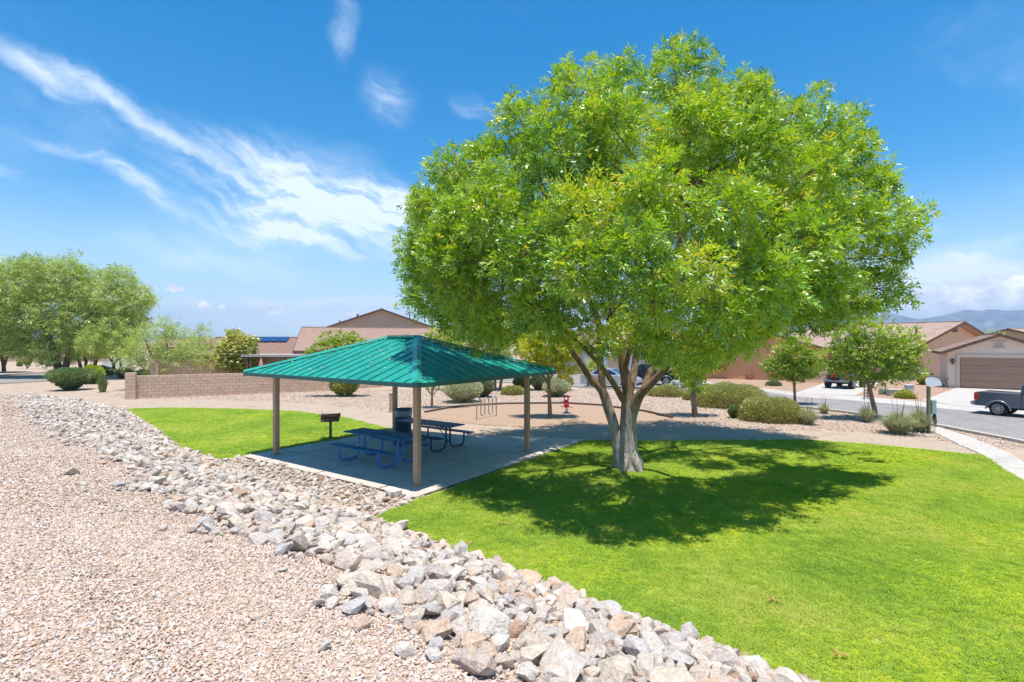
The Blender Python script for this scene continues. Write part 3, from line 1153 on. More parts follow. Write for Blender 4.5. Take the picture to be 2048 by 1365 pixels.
def barkmat(name, lo, hi, z0, z1, sc=6):
    m, t, out = newmat(name)
    b = pbsdf(t, out, 0.9, 0, 0.15)
    v = coords(t, 'World', (1, 1, .22))
    n = tnoise(t, v, sc * 3, 8, 0.7, .5)
    n2 = tnoise(t, coords(t, 'World'), 1.5, 3)
    sp = N(t, 'ShaderNodeSeparateXYZ')
    t.links.new(coords(t, 'World'), sp.inputs[0])
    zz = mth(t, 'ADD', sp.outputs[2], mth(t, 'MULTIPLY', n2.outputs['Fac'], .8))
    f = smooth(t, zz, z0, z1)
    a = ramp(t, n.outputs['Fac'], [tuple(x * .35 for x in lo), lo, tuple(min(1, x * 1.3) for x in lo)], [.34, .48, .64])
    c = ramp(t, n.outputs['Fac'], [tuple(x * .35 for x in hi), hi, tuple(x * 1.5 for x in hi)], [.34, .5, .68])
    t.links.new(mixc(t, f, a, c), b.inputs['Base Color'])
    t.links.new(bumpn(t, n.outputs['Fac'], .9, .06), b.inputs['Normal'])
    return m


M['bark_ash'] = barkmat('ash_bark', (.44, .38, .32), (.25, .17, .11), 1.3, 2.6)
M['bark'] = barkmat('young_bark', (.30, .22, .16), (.22, .15, .10), 1, 3)
M['bark_dark'] = barkmat('mesquite_bark', (.12, .08, .06), (.13, .09, .07), 1, 3)

GREEN_ASH = [(.06, .15, .018), (.17, .36, .03), (.32, .52, .04), (.48, .62, .05), (.68, .61, .07)]
M['leaf_ash'] = leafmat('ash_leaf', GREEN_ASH, [0, .26, .48, .70, 1], .36, .06, .42)
M['leaf_young'] = leafmat('young_ash_leaf', [(.07, .18, .014), (.17, .34, .025), (.30, .45, .035), (.44, .50, .04), (.55, .48, .04)], [0, .28, .5, .75, 1], .40, .05, .5)
M['leaf_yellow'] = leafmat('yellow_green_leaf', [(.24, .34, .02), (.42, .52, .025), (.60, .62, .03), (.72, .62, .04)], [0, .35, .65, 1], .4, .05)
M['leaf_dark'] = leafmat('dark_green_leaf', [(.02, .06, .012), (.05, .13, .02), (.09, .2, .03), (.15, .26, .04)], None, .3, .1)
M['leaf_mesq'] = leafmat('mesquite_leaf', [(.20, .29, .07), (.36, .46, .12), (.50, .60, .17), (.58, .64, .22)], [0, .35, .65, 1], .38, .02)
M['leaf_citrus'] = leafmat('yellowish_leaf', [(.17, .23, .03), (.36, .42, .06), (.56, .56, .13), (.68, .62, .2)], [0, .35, .65, 1], .35, .08)
M['leaf_sage'] = leafmat('sage_leaf', [(.18, .20, .09), (.36, .39, .20), (.50, .53, .32), (.60, .60, .40)], [0, .35, .65, 1], .25, .04)
M['leaf_sagedk'] = leafmat('grey_green_leaf', [(.08, .10, .045), (.18, .22, .11), (.28, .33, .18), (.38, .41, .25)], [0, .35, .65, 1], .25, .04)
M['leaf_mound'] = leafmat('olive_mound_leaf', [(.16, .12, .04), (.30, .29, .08), (.44, .45, .13), (.56, .56, .24)], [0, .3, .6, 1], .25, .04)
M['leaf_hedge'] = leafmat('hedge_leaf', [(.06, .10, .03), (.13, .20, .06), (.21, .30, .09), (.30, .38, .14)], [0, .35, .65, 1], .25, .06)
M['leaf_yucca'] = leafmat('yucca_leaf', [(.16, .18, .08), (.32, .35, .17), (.46, .48, .26), (.56, .56, .36)], [0, .35, .65, 1], .25, .05)


def limb(mb, pts, n=8, wig=.0):
    """pts: list of (Vector, radius); resampled smoothly"""
    P_ = [Vector(p) for p, r in pts]
    r_ = [r for p, r in pts]
    out, rr = [], []
    for i in range(len(P_) - 1):
        p0, p1, p2, p3 = P_[max(i - 1, 0)], P_[i], P_[i + 1], P_[min(i + 2, len(P_) - 1)]
        for k in range(4):
            u = k / 4
            q = 0.5 * ((2 * p1) + (p2 - p0) * u + (2 * p0 - 5 * p1 + 4 * p2 - p3) * u * u + (3 * p1 - p0 - 3 * p2 + p3) * u ** 3)
            if wig: q = q + Vector(rng.normal(0, wig, 3))
            out.append(q)
            rr.append(r_[i] + (r_[i + 1] - r_[i]) * u)
    out.append(P_[-1])
    rr.append(r_[-1])
    mb.tube(out, rr, n=n)


# ------------------------------------------------------------------ the big ash tree
def big_tree():
    base = Vector((3.17, 14.3, 0))
    T = empty('ash_tree', base, label='huge bright green ash tree with a split pale trunk on the lawn', cat='tree')
    k = FPX
    D = 14.3

    def q(px, py, rp, Y=D): return (Q(px, py, Y) - base, rp * Y / k * (.76 if py < 800 else .88))
    tr = MB()
    limb(tr, [q(1258, 945, 36), q(1256, 925, 25), q(1256, 890, 21), q(1256, 855, 18.5), q(1258, 815, 18), q(1255, 780, 14), q(1248, 740, 12), q(1240, 690, 11), q(1228, 640, 9), q(1215, 560, 7, 14), q(1190, 450, 5, 13.8), q(1180, 330, 3, 13.8)], 14)
    limb(tr, [q(1245, 935, 18), q(1237, 905, 13), q(1230, 860, 11.5), q(1216, 815, 11.5), q(1203, 780, 11.5), q(1180, 757, 9), q(1160, 725, 8, 14), q(1120, 670, 7, 13.6), q(1070, 600, 6, 13.2), q(1010, 520, 4, 13), q(930, 440, 2.5, 13)], 12)
    limb(tr, [q(1206, 785, 10), q(1202, 745, 9), q(1199, 700, 8.5, 14.6), q(1195, 640, 7.5, 15), q(1150, 540, 6, 15.6), q(1090, 400, 4, 16), q(1060, 280, 2.5, 16)], 10)
    limb(tr, [q(1262, 830, 15), q(1280, 790, 12.5, 14), q(1305, 765, 10.5, 13.8), q(1335, 732, 9, 13.5), q(1365, 690, 8, 13), q(1420, 620, 6.5, 12.6), q(1500, 540, 5, 12.4), q(1600, 450, 3, 12.6), q(1700, 400, 2, 12.8)], 12)
    limb(tr, [q(1257, 790, 12), q(1268, 745, 10, 14.7), q(1275, 700, 9, 15), q(1300, 620, 8, 15.4), q(1360, 480, 6, 15.8), q(1400, 330, 4, 16), q(1420, 200, 2.5, 15.5)], 10)
    limb(tr, [q(1285, 790, 9), q(1300, 745, 8, 14.6), q(1330, 700, 7, 15.2), q(1420, 640, 6, 16), q(1550, 600, 5, 16.5), q(1680, 560, 3, 16.5)], 10)
    limb(tr, [q(1246, 800, 8), q(1225, 765, 7.5, 13.8), q(1195, 725, 6, 13.3), q(1150, 680, 5, 12.6), q(1100, 640, 4, 12)], 10)
    limb(tr, [q(1250, 740, 7), q(1270, 660, 6, 13.2), q(1300, 560, 5, 12.2), q(1320, 430, 4, 11.6), q(1330, 300, 2.5, 11.6)], 10)
    # root flare
    for a in (0.3, 1.7, 2.9, 4.1, 5.3):
        d = Vector((math.cos(a), math.sin(a), 0))
        limb(tr, [(d * .12 + Vector((0, 0, .42)), .16), (d * .30 + Vector((0, 0, .14)), .13), (d * .46 + Vector((0, 0, -.08)), .06)], 8)
    L = []

    def lb(px, py, rp, Y, rnd=True):
        c = Q(px, py, Y)
        r = rp * Y / k
        L.append(((c.x, c.y, c.z), (r, r * (1.15 if rp > 40 else 1), r * .95)))
    ring = [(900, 345, 38), (872, 425, 38), (846, 510, 40), (862, 592, 44), (922, 640, 40), (985, 672, 28), (1000, 335, 48), (1045, 252, 44), (1150, 192, 48), (1245, 178, 44),
            (1345, 150, 48), (1418, 205, 34), (1495, 218, 42), (1580, 245, 38), (1652, 250, 36), (1684, 312, 42), (1728, 385, 44), (1778, 445, 44), (1762, 520, 38),
            (1750, 578, 42), (1690, 612, 38), (1640, 640, 28), (1560, 640, 38)]
    for x, y, r in ring: lb(x, y, r, (12.4 if x > 1640 else 14) + rng.uniform(-.7, .7))
    for x, y, r in ((880, 440, 56), (875, 530, 60), (915, 590, 52), (930, 380, 48), (965, 630, 38)): lb(x, y, r, rng.uniform(15.6, 16.8))
    for x, y, r in ((900, 520, 50), (940, 600, 52), (940, 450, 50)): lb(x, y, r, rng.uniform(12.2, 13))
    tips = [(1640, 188, 16), (1390, 105, 20), (1185, 138, 18), (912, 308, 16), (1073, 203, 15), (1705, 232, 18), (1838, 430, 20), (1478, 168, 16), (1522, 168, 16), (1340, 100, 18), (945, 305, 12),
            (835, 480, 16), (815, 540, 15), (838, 395, 12), (1030, 205, 10), (1255, 125, 14), (1795, 385, 16), (1835, 470, 16), (1815, 590, 14), (1430, 130, 14), (820, 590, 13), (1735, 280, 12)]
    for x, y, r in tips: lb(x, y, r, (12.4 if x > 1640 else 14) + rng.uniform(-.6, .6))
    front = [(1000, 425, 80, 11.4), (1120, 320, 82, 11.2), (1240, 265, 85, 11), (1370, 270, 85, 11), (1500, 300, 85, 11), (1615, 350, 80, 11.2), (1690, 450, 80, 11.5), (1590, 470, 85, 10.4),
             (1450, 410, 88, 9.8), (1310, 390, 88, 9.6), (1170, 420, 85, 9.9), (1050, 520, 72, 10.6), (950, 530, 62, 12), (1160, 545, 76, 9.4), (1285, 520, 80, 9.0), (1400, 535, 74, 9.0), (1520, 570, 72, 9.8),
             (1650, 555, 66, 11.4), (1340, 605, 50, 9.2), (1430, 635, 48, 9.3)]
    for x, y, r, Y in front: lb(x + rng.uniform(-14, 14), y + rng.uniform(-14, 14), r * rng.uniform(.66, .9), Y)
    for x, y, r, Y in front: lb(x + rng.uniform(-60, 60), y + rng.uniform(-50, 50), r * rng.uniform(.3, .5), Y + rng.uniform(-.7, .9))
    for _ in range(26):
        x, y, r = ring[int(rng.integers(len(ring)))]
        if y > 560: continue
        a = rng.uniform(-.2, PI + .2)
        lb(x + math.cos(a) * r * .9, y - math.sin(a) * r * .9, rng.uniform(9, 17), 14 + rng.uniform(-1.5, 1.5))
    low = [(1000, 640, 46, 12.5), (1070, 618, 44, 11.5), (1135, 620, 40, 11), (1310, 655, 34, 10.2), (1345, 690, 40, 10.5), (1400, 690, 42, 11.5), (1460, 670, 44, 10.5), (1500, 650, 44, 12),
           (1570, 605, 46, 12.5), (1640, 595, 46, 13), (1150, 672, 26, 12.4), (1100, 662, 24, 12.6), (1195, 690, 22, 13), (1240, 668, 26, 13.2), (1275, 655, 24, 12.6), (1225, 700, 14, 13.4), (1310, 700, 22, 12.4), (1215, 640, 24, 11), (1290, 690, 22, 11.5), (950, 698, 10, 13.4), (1380, 735, 26, 12.5), (1395, 765, 15, 12.8), (1700, 590, 40, 12.5)]
    for x, y, r, Y in low: lb(x, y, r, Y)
    back = [(960, 480, 85, 17), (1090, 390, 95, 17.5), (1250, 310, 100, 17.8), (1420, 300, 100, 18), (1560, 360, 95, 17.8), (1600, 470, 85, 17), (1570, 560, 80, 17.5), (1080, 560, 85, 18), (1250, 570, 85, 19), (1450, 560, 90, 19),
            (1200, 430, 95, 19), (1400, 420, 100, 19.4), (1500, 625, 45, 18)]
    for x, y, r, Y in back: lb(x, y, r, Y)
    # upright shoots standing out of the upper surface
    ctr_ = Vector((4.1, 14.2, 6.6))
    Lm = [l for l in L if l[1][0] > .45]
    for _ in range(150):
        c_, r_0 = Lm[int(rng.integers(len(Lm)))]
        c_ = Vector(c_)
        d_ = (c_ - ctr_).normalized() + Vector(rng.normal(0, .45, 3)) + Vector((0, 0, .5))
        d_.normalize()
        if d_.z < .05: continue
        p_ = c_ + d_ * r_0[0] * .98
        w_ = rng.uniform(.10, .17)
        L.append((tuple(p_), (w_, w_, w_ * rng.uniform(1.5, 2.4))))
    # twigs to every lobe
    hubs = [Q(1190, 470, 13.8), Q(1120, 640, 13.4), Q(1150, 560, 15.6), Q(1400, 640, 12.8), Q(1330, 560, 15.6), Q(1420, 640, 16), Q(1300, 560, 12.4), Q(1500, 540, 12.4), Q(1100, 420, 16), Q(1390, 400, 16), Q(1320, 430, 11.8), Q(1550, 600, 16.5), Q(1010, 520, 13)]
    for c, r in L:
        c = Vector(c)
        h = min(hubs, key=lambda h: (h - c).length)
        mid = (h + c) / 2 + Vector((0, 0, .15))
        ln = (h - c).length
        if r[0] < .22:
            c_ = min((Vector(q_[0]) for q_ in L if q_[1][0] > .4), key=lambda z_: (z_ - c).length)
            limb(tr, [(c_ - base, .016), (c - base, .008)], 5, wig=.01)
            continue
        limb(tr, [(h - base, .030 + .008 * ln), (mid - base, .022 + .004 * ln), (c - base, .012)], 6, wig=.02)
        for _ in range(4):
            e = c + Vector(unit(rng.normal(size=(1, 3)))[0]) * r[0] * .7 + Vector((0, 0, .1))
            limb(tr, [(c - base, .011), ((c + e) / 2 - base, .008), (e - base, .004)], 5, wig=.015)
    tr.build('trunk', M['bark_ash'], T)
    print('lobes', len(L))
    foliage('crown', T, L, 1150, M['leaf_ash'], L=.112, Wd=.036, spray=7, rach=.17, droop=.2, shell=(.45, 1.14), lumpy=.30, rej=.62, ytop=.26, origin=base)
    return T


big_tree()


# ------------------------------------------------------------------ smaller trees
def tree(name, label, cat, basepx, Yb, trunk, lobes, nper, leaf, bark, group=None, L=.1, Wd=.035, spray=5, rach=.12, droop=.3, shell=(.4, 1.06), up=0.0, ytop=.2, lumpy=.2, twigs=3, rej=.5, hub=None):
    """trunk: list of polylines [(px, py, r_px[, Y])]; lobes: (px, py, r_px, Y offset, squash)"""
    base = Vector(((basepx - 1024) * Yb / FPX, Yb, -.05))
    T = empty(name, base, label=label, cat=cat, group=group)
    tr = MB()
    for line in trunk:
        limb(tr, [(Q(p[0], p[1], p[3] if len(p) > 3 else Yb) - base, p[2] * Yb / FPX) for p in line], 8)
    Ls = []
    tips = [Q(l[-1][0], l[-1][1], Yb) for l in trunk]
    for lo in lobes:
        px, py, r = lo[:3]
        dy = lo[3] if len(lo) > 3 else 0
        sq = lo[4] if len(lo) > 4 else .9
        c = Q(px, py, Yb + dy)
        rr = r * Yb / FPX
        Ls.append(((c.x, c.y, c.z), (rr, rr, rr * sq)))
        h = min(tips, key=lambda h: (h - c).length)
        limb(tr, [(h - base, max(.012, rr * .03)), ((h + c) / 2 - base + Vector((0, 0, .05)), max(.01, rr * .022)), (c - base, .008)], 5)
        for _ in range(twigs):
            e = c + Vector(unit(rng.normal(size=(1, 3)))[0]) * rr * .85
            limb(tr, [(c - base, .012), (e - base, .005)], 4)
    tr.build('trunk', bark, T)
    foliage('crown', T, Ls, nper, leaf, L=L, Wd=Wd, spray=spray, rach=rach, droop=droop, shell=shell, lumpy=lumpy, ytop=ytop, rej=rej, up=up, origin=base)
    return T


def Yat(py): return CAMZ * FPX / (py - HZ)


Yt = Yat(835)
tree('young_tree', 'young yellow green tree in the brown play area beside the red spring rider', 'tree', 1100, Yt,
     [[(1100, 838, 5), (1099, 800, 3.6), (1097, 765, 3.4), (1095, 735, 3), (1090, 700, 2)], [(1097, 765, 2.4), (1112, 735, 2), (1125, 710, 1.4)], [(1096, 770, 2.2), (1080, 740, 1.8), (1068, 715, 1.2)]],
     [(1095, 690, 36), (1065, 705, 26), (1125, 700, 28), (1085, 660, 24), (1115, 665, 24), (1140, 730, 20), (1060, 725, 16), (1100, 735, 16), (1128, 745, 12), (1050, 690, 22), (1140, 690, 24), (1095, 715, 26)], 700, M['leaf_yellow'], M['bark'], L=.13, Wd=.05)
Yt = Yat(832)
tree('young_tree', 'young green tree with straight trunk standing right behind the ash trunk', 'tree', 1388, Yt,
     [[(1390, 834, 7), (1388, 810, 5), (1386, 780, 4.5), (1384, 750, 4), (1380, 715, 3)], [(1386, 765, 3), (1398, 740, 2.5), (1412, 715, 2)]],
     [(1385, 715, 36), (1360, 735, 22), (1410, 725, 26), (1385, 755, 18), (1370, 690, 24), (1405, 690, 24), (1345, 715, 18), (1430, 710, 18), (1395, 762, 14)], 640, M['leaf_young'], M['bark'], L=.12, Wd=.045)
Yt = Yat(808)
tree('young_tree', 'slim young green tree between the olive mounds and the jeep driveway', 'tree', 1590, Yt,
     [[(1590, 810, 3), (1589, 780, 2.4), (1586, 750, 2.2), (1585, 720, 1.6)]],
     [(1590, 715, 28), (1565, 735, 22), (1612, 735, 22), (1590, 750, 16), (1600, 690, 22), (1572, 700, 20), (1630, 715, 16), (1552, 745, 14), (1560, 720, 14), (1590, 735, 26), (1625, 740, 16), (1535, 730, 14)], 850, M['leaf_young'], M['bark'], L=.12, Wd=.05)
Yt = Yat(838)
tree('young_tree', 'round young green tree leaning over spiky clumps beside the waste station', 'tree', 1748, Yt,
     [[(1750, 842, 6), (1749, 820, 4.6), (1743, 795, 4), (1738, 772, 3.6), (1730, 745, 2.4)], [(1740, 780, 2.8), (1755, 755, 2.2), (1775, 735, 1.6)], [(1738, 772, 2.4), (1715, 745, 1.8), (1695, 725, 1.3)]],
     [(1745, 700, 44), (1700, 705, 38), (1790, 705, 38), (1740, 665, 34), (1675, 715, 26), (1820, 720, 24), (1710, 740, 28), (1765, 740, 28), (1800, 745, 20), (1690, 675, 28), (1785, 675, 26), (1825, 690, 18), (1660, 735, 16), (1830, 745, 14), (1720, 655, 18), (1830, 668, 12), (1745, 762, 12), (1745, 730, 36), (1690, 725, 24), (1800, 725, 26)],
     620, M['leaf_young'], M['bark'], L=.125, Wd=.05)
Yt = Yat(757)
tree('young_tree', 'small round green tree across the street before the orange wall', 'tree', 1450, Yt, [[(1450, 759, 1.8), (1450, 745, 1.3), (1450, 735, 1.1)]],
     [(1450, 722, 18), (1435, 730, 13), (1466, 730, 13), (1450, 708, 13)], 420, M['leaf_young'], M['bark'], L=.16, Wd=.07)
tree('young_tree', 'thin young tree behind the olive mounds near the street', 'tree', 1403, Yat(783), [[(1403, 784, 2), (1402, 760, 1.5), (1402, 735, 1.2)]],
     [(1402, 722, 16), (1392, 735, 12), (1414, 735, 12)], 420, M['leaf_young'], M['bark'], L=.15, Wd=.06)
Yt = Yat(793)
tree('young_tree', 'young tree with dark green crown showing over the pavilion roof left slope', 'tree', 690, Yt,
     [[(690, 796, 3), (690, 765, 2.2), (690, 735, 2), (688, 710, 1.6)]],
     [(690, 690, 22), (665, 695, 20), (715, 690, 18), (640, 700, 16), (620, 708, 12), (650, 680, 14), (680, 675, 12), (705, 674, 10), (728, 695, 12), (700, 712, 16), (660, 712, 14)], 560, M['leaf_young'], M['bark'], L=.14, Wd=.06, ytop=.2)
Yt = Yat(816)
tree('young_tree', 'thin young tree with sparse low twigs behind the near pavilion post', 'tree', 864, Yt,
     [[(864, 817, 3), (864, 795, 2.2), (865, 770, 2.2), (866, 730, 1.8), (868, 700, 1.4)], [(864, 795, 1), (874, 780, .8), (884, 768, .5)], [(864, 793, 1), (855, 778, .8), (847, 768, .5)], [(864, 785, 1), (871, 770, .7), (876, 758, .5)]],
     [(868, 690, 22), (890, 680, 18), (850, 680, 16), (910, 690, 14), (870, 668, 12), (835, 690, 12), (925, 705, 12), (872, 772, 7), (857, 775, 6)], 480, M['leaf_young'], M['bark'], L=.13, Wd=.05, ytop=.5)
Yt = 46.0
tree('mesquite_tree', 'feathery pale green tree rising behind the pavilion roof peak on the right', 'tree', 1000, Yat(780),
     [[(1000, 781, 3), (1002, 765, 3), (1006, 740, 2.6), (1000, 700, 2)], [(990, 781, 3), (990, 760, 2.6), (985, 730, 2), (960, 690, 1.6)]],
     [(940, 665, 34), (985, 650, 40), (905, 672, 24), (880, 655, 14), (1030, 655, 36), (960, 640, 30), (1010, 690, 30), (930, 690, 22), (975, 700, 24), (1060, 680, 26)], 330, M['leaf_mesq'], M['bark'], L=.30, Wd=.05, spray=5, rach=.25, droop=.5)
# trees behind the block wall on the left
Yt = 37.6
tree('palo_verde_tree', 'feathery pale green tree right behind the left end of the block wall', 'tree', 318, Yt,
     [[(316, 760, 3), (312, 735, 2.4), (300, 705, 2), (290, 680, 1.4)], [(320, 762, 3), (326, 735, 2.2), (335, 705, 1.8), (330, 670, 1.2)], [(322, 760, 2.4), (350, 735, 1.8), (370, 715, 1.3)], [(318, 757, 2), (290, 740, 1.6), (272, 720, 1.2)]],
     [(300, 690, 36), (340, 690, 38), (275, 705, 30), (370, 705, 32), (320, 665, 28), (300, 725, 26), (345, 725, 26), (260, 720, 22), (395, 715, 24), (330, 650, 16), (355, 665, 18), (285, 668, 16), (415, 720, 18)],
     210, M['leaf_mesq'], M['bark'], L=.26, Wd=.035, spray=5, rach=.22, droop=.15, up=.2, shell=(.2, 1.2), lumpy=.35)
tree('palo_verde_tree', 'wispy pale green tree between the left feathery tree and the yellowish one', 'tree', 400, 40.0,
     [[(402, 755, 3), (402, 720, 2.2), (398, 690, 1.4)]],
     [(395, 690, 28), (415, 705, 26), (375, 705, 24), (400, 670, 18), (430, 715, 16), (385, 725, 20), (412, 730, 18), (405, 658, 9)], 210, M['leaf_mesq'], M['bark'], L=.26, Wd=.035, spray=5, rach=.22, droop=.15, up=.2, shell=(.2, 1.2), lumpy=.35)
tree('citrus_tree', 'dense yellowish green tree behind the block wall left of the roof corner', 'tree', 475, 38.3,
     [[(475, 755, 3), (475, 735, 2.4), (475, 715, 2)]],
     [(475, 690, 26), (458, 705, 24), (492, 700, 22), (475, 720, 28), (450, 725, 20), (500, 722, 18), (470, 672, 15), (507, 680, 9), (440, 700, 9), (505, 735, 12), (448, 690, 10)], 560, M['leaf_citrus'], M['bark'], L=.15, Wd=.09, spray=5, rach=.1)
# the mesquites on the left
tree('mesquite_tree', 'biggest feathery green mesquite tree with thick forked trunk at the left', 'tree', 125, 50.0,
     [[(118, 752, 8), (116, 735, 7), (108, 710, 6), (100, 680, 5), (80, 640, 4), (50, 600, 3)], [(126, 752, 7), (132, 732, 6), (140, 705, 5), (150, 670, 4), (190, 620, 3)], [(112, 722, 4), (120, 690, 4), (125, 640, 3), (130, 580, 2)]],
     [(80, 560, 48), (30, 570, 50), (130, 560, 46), (-20, 590, 55), (180, 590, 44), (225, 600, 40), (100, 610, 50), (40, 630, 46), (160, 640, 46), (215, 650, 40), (260, 610, 34), (280, 590, 22), (245, 560, 26), (-60, 640, 50),
      (60, 535, 26), (130, 535, 22), (20, 540, 24), (180, 548, 20), (235, 545, 16), (90, 695, 32), (50, 690, 30), (130, 700, 24), (290, 600, 14), (-90, 570, 50), (275, 640, 20), (150, 680, 26), (190, 675, 28), (230, 665, 28), (20, 680, 30), (70, 665, 34), (255, 655, 24)],
     230, M['leaf_mesq'], M['bark_dark'], L=.42, Wd=.055, spray=5, rach=.3, droop=.9, shell=(.35, 1.12), lumpy=.3, group='feathery mesquite trees beyond the rocks')
tree('mesquite_tree', 'lower mesquite at the left edge with dark forked trunk beyond the street', 'tree', 8, 58.0,
     [[(8, 744, 3.6), (6, 725, 3), (0, 705, 2.5)], [(8, 735, 2.5), (14, 715, 2), (15, 700, 1.6)]],
     [(0, 680, 34), (-40, 690, 34), (35, 690, 18), (15, 655, 26), (-20, 650, 30), (30, 665, 16)], 190, M['leaf_mesq'], M['bark_dark'], L=.45, Wd=.06, spray=5, rach=.3, droop=.9, group='feathery mesquite trees beyond the rocks')
tree('mesquite_tree', 'mesquite with two leaning dark stems right of the biggest trunk', 'tree', 165, 56.0,
     [[(163, 748, 3.4), (160, 730, 3), (155, 715, 2.4), (150, 700, 2)], [(165, 746, 3), (172, 730, 2.8), (170, 712, 2.4), (166, 695, 2)]],
     [(160, 680, 30), (185, 670, 30), (145, 675, 24), (200, 690, 24), (175, 700, 20)], 190, M['leaf_mesq'], M['bark_dark'], L=.4, Wd=.06, spray=5, rach=.3, droop=.8, group='feathery mesquite trees beyond the rocks')
tree('mesquite_tree', 'mesquite with a single curved dark trunk beside the green palm clump', 'tree', 188, 48.0,
     [[(188, 760, 4.5), (187, 740, 3.6), (192, 720, 3.2), (190, 700, 2.6)]],
     [(195, 680, 30), (220, 675, 28), (210, 695, 24), (178, 690, 20), (235, 690, 22), (225, 655, 26), (250, 670, 20)], 190, M['leaf_mesq'], M['bark_dark'], L=.36, Wd=.05, spray=5, rach=.28, droop=.8, group='feathery mesquite trees beyond the rocks')
tree('mesquite_tree', 'mesquite forking low into a Y just left of the wall pillar', 'tree', 227, 54.0,
     [[(226, 747, 3), (227, 730, 2.6), (219, 715, 2), (213, 705, 1.6)], [(227, 731, 2.2), (235, 720, 1.8), (246, 712, 1.3)], [(243, 742, 2.4), (241, 725, 2), (236, 710, 1.5)]],
     [(225, 690, 26), (250, 690, 24), (240, 670, 24), (262, 700, 14), (212, 695, 16)], 190, M['leaf_mesq'], M['bark_dark'], L=.4, Wd=.06, spray=5, rach=.3, droop=.8, group='feathery mesquite trees beyond the rocks')
tree('bare_tree', 'small open V shaped bare tree on the pale gravel beyond the left street', 'tree', 56, 66.0,
     [[(55, 738, 1.2), (50, 728, .9), (43, 716, .6)], [(55, 737, 1.2), (61, 727, .9), (64, 718, .6)], [(60, 728, .8), (70, 720, .5)]],
     [(45, 708, 8), (66, 708, 9), (75, 713, 6)], 90, M['leaf_mesq'], M['bark_dark'], L=.4, Wd=.05)
tree('desert_tree', 'pale green bushy treetop behind the brown garage roof', 'tree', 1985, 62.0, [[(1985, 735, 4), (1985, 700, 3)]], [(1985, 676, 16), (1970, 682, 12), (2000, 684, 12)], 90, M['leaf_mesq'], M['bark'], L=.4, Wd=.08)
# ornamental tree behind trunks, left of the silver car
tree('young_tree', 'rounded yellow green bush tree at the street bend behind the ash trunk', 'tree', 1190, 48.0, [[(1190, 758, 2), (1190, 735, 1.5)]], [(1190, 735, 16), (1178, 742, 12), (1202, 740, 12), (1190, 722, 12)], 220, M['leaf_yellow'], M['bark'], L=.2, Wd=.1)


# ------------------------------------------------------------------ shrubs
def shrub(name, label, px0, px1, pytop, pybot, leaf, n=2600, L=.07, Wd=.035, flat=False, yellow=.2, group=None, cat='bush', up=.5, depth=1.0, mound=False, stems=True, core=.80):
    Y = Yat(pybot)
    cx = (px0 + px1) / 2
    rx = (px1 - px0) / 2 * Y / FPX
    h = (pybot - pytop) * Y / FPX * (1.0 if not mound else .98)
    base = Vector(((cx - 1024) * (Y + rx * depth * .5) / FPX, Y + rx * depth * .6, -.05))
    T = empty(name, base, label=label, cat=cat, group=group)
    n = int(n * 1.7)
    core -= .2
    L, Wd = L * 1.15, Wd * 1.25
    d = unit(rng.normal(size=(n, 3)))
    d[:, 2] = np.abs(d[:, 2]) if mound else d[:, 2]
    ph = rng.uniform(0, 6, 6)
    lump = 1 + .10 * np.sin(d[:, 0] * 4 + ph[0]) * np.cos(d[:, 1] * 4 + ph[1]) + .06 * np.sin(d[:, 0] * 9 + ph[2] + d[:, 2] * 6) * np.cos(d[:, 1] * 8 + ph[3])
    rr = (1.03 - (1.03 - core) * rng.random(n) ** 1.3) * lump
    if mound:
        sc = np.array([rx, rx * depth, h])
        p = d * sc * rr[:, None]
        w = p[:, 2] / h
    else:
        # wider on top, narrower foot
        sc = np.array([rx, rx * depth, h * .5])
        p = d * sc * rr[:, None]
        p[:, 2] += h * .5
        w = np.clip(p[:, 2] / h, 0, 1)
        k = .55 + .45 * np.minimum(1, w * 2.2)
        if flat: k = .45 + .6 * np.minimum(1, w * 1.3)
        p[:, 0] *= k
        p[:, 1] *= k
        if flat: p[:, 2] = np.where(p[:, 2] > h * .8, h * .8 + (p[:, 2] - h * .8) * .5, p[:, 2]) * 1.08
    ax = unit(d + rng.normal(0, .6, (n, 3)) + np.array([0, 0, up]))
    sd = unit(np.cross(ax, rng.normal(size=(n, 3))))
    sz = rng.uniform(.7, 1.3, n)
    co, q = leaf_quads(p, ax, sd, L * sz, Wd * sz)
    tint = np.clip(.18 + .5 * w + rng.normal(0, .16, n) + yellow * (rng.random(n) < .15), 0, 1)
    me = quads_mesh('foliage', co, q, leaf, False, tint)
    link('foliage', me, T, kind='stuff')
    m = MB()
    for _ in range(20):
        a = rng.uniform(0, 2 * PI)
        r = rng.uniform(.35, .8)
        e = Vector((math.cos(a) * rx * r, math.sin(a) * rx * depth * r, h * rng.uniform(.45, .85) * (1 - .4 * r)))
        s0 = Vector((math.cos(a) * rx * .12, math.sin(a) * rx * .12, 0))
        m.tube([s0, (s0 + e) / 2 + Vector((0, 0, h * .08)), e], [.02, .014, .006], n=5)
    m.build('stems', M['bark_dark'], T)
    return T


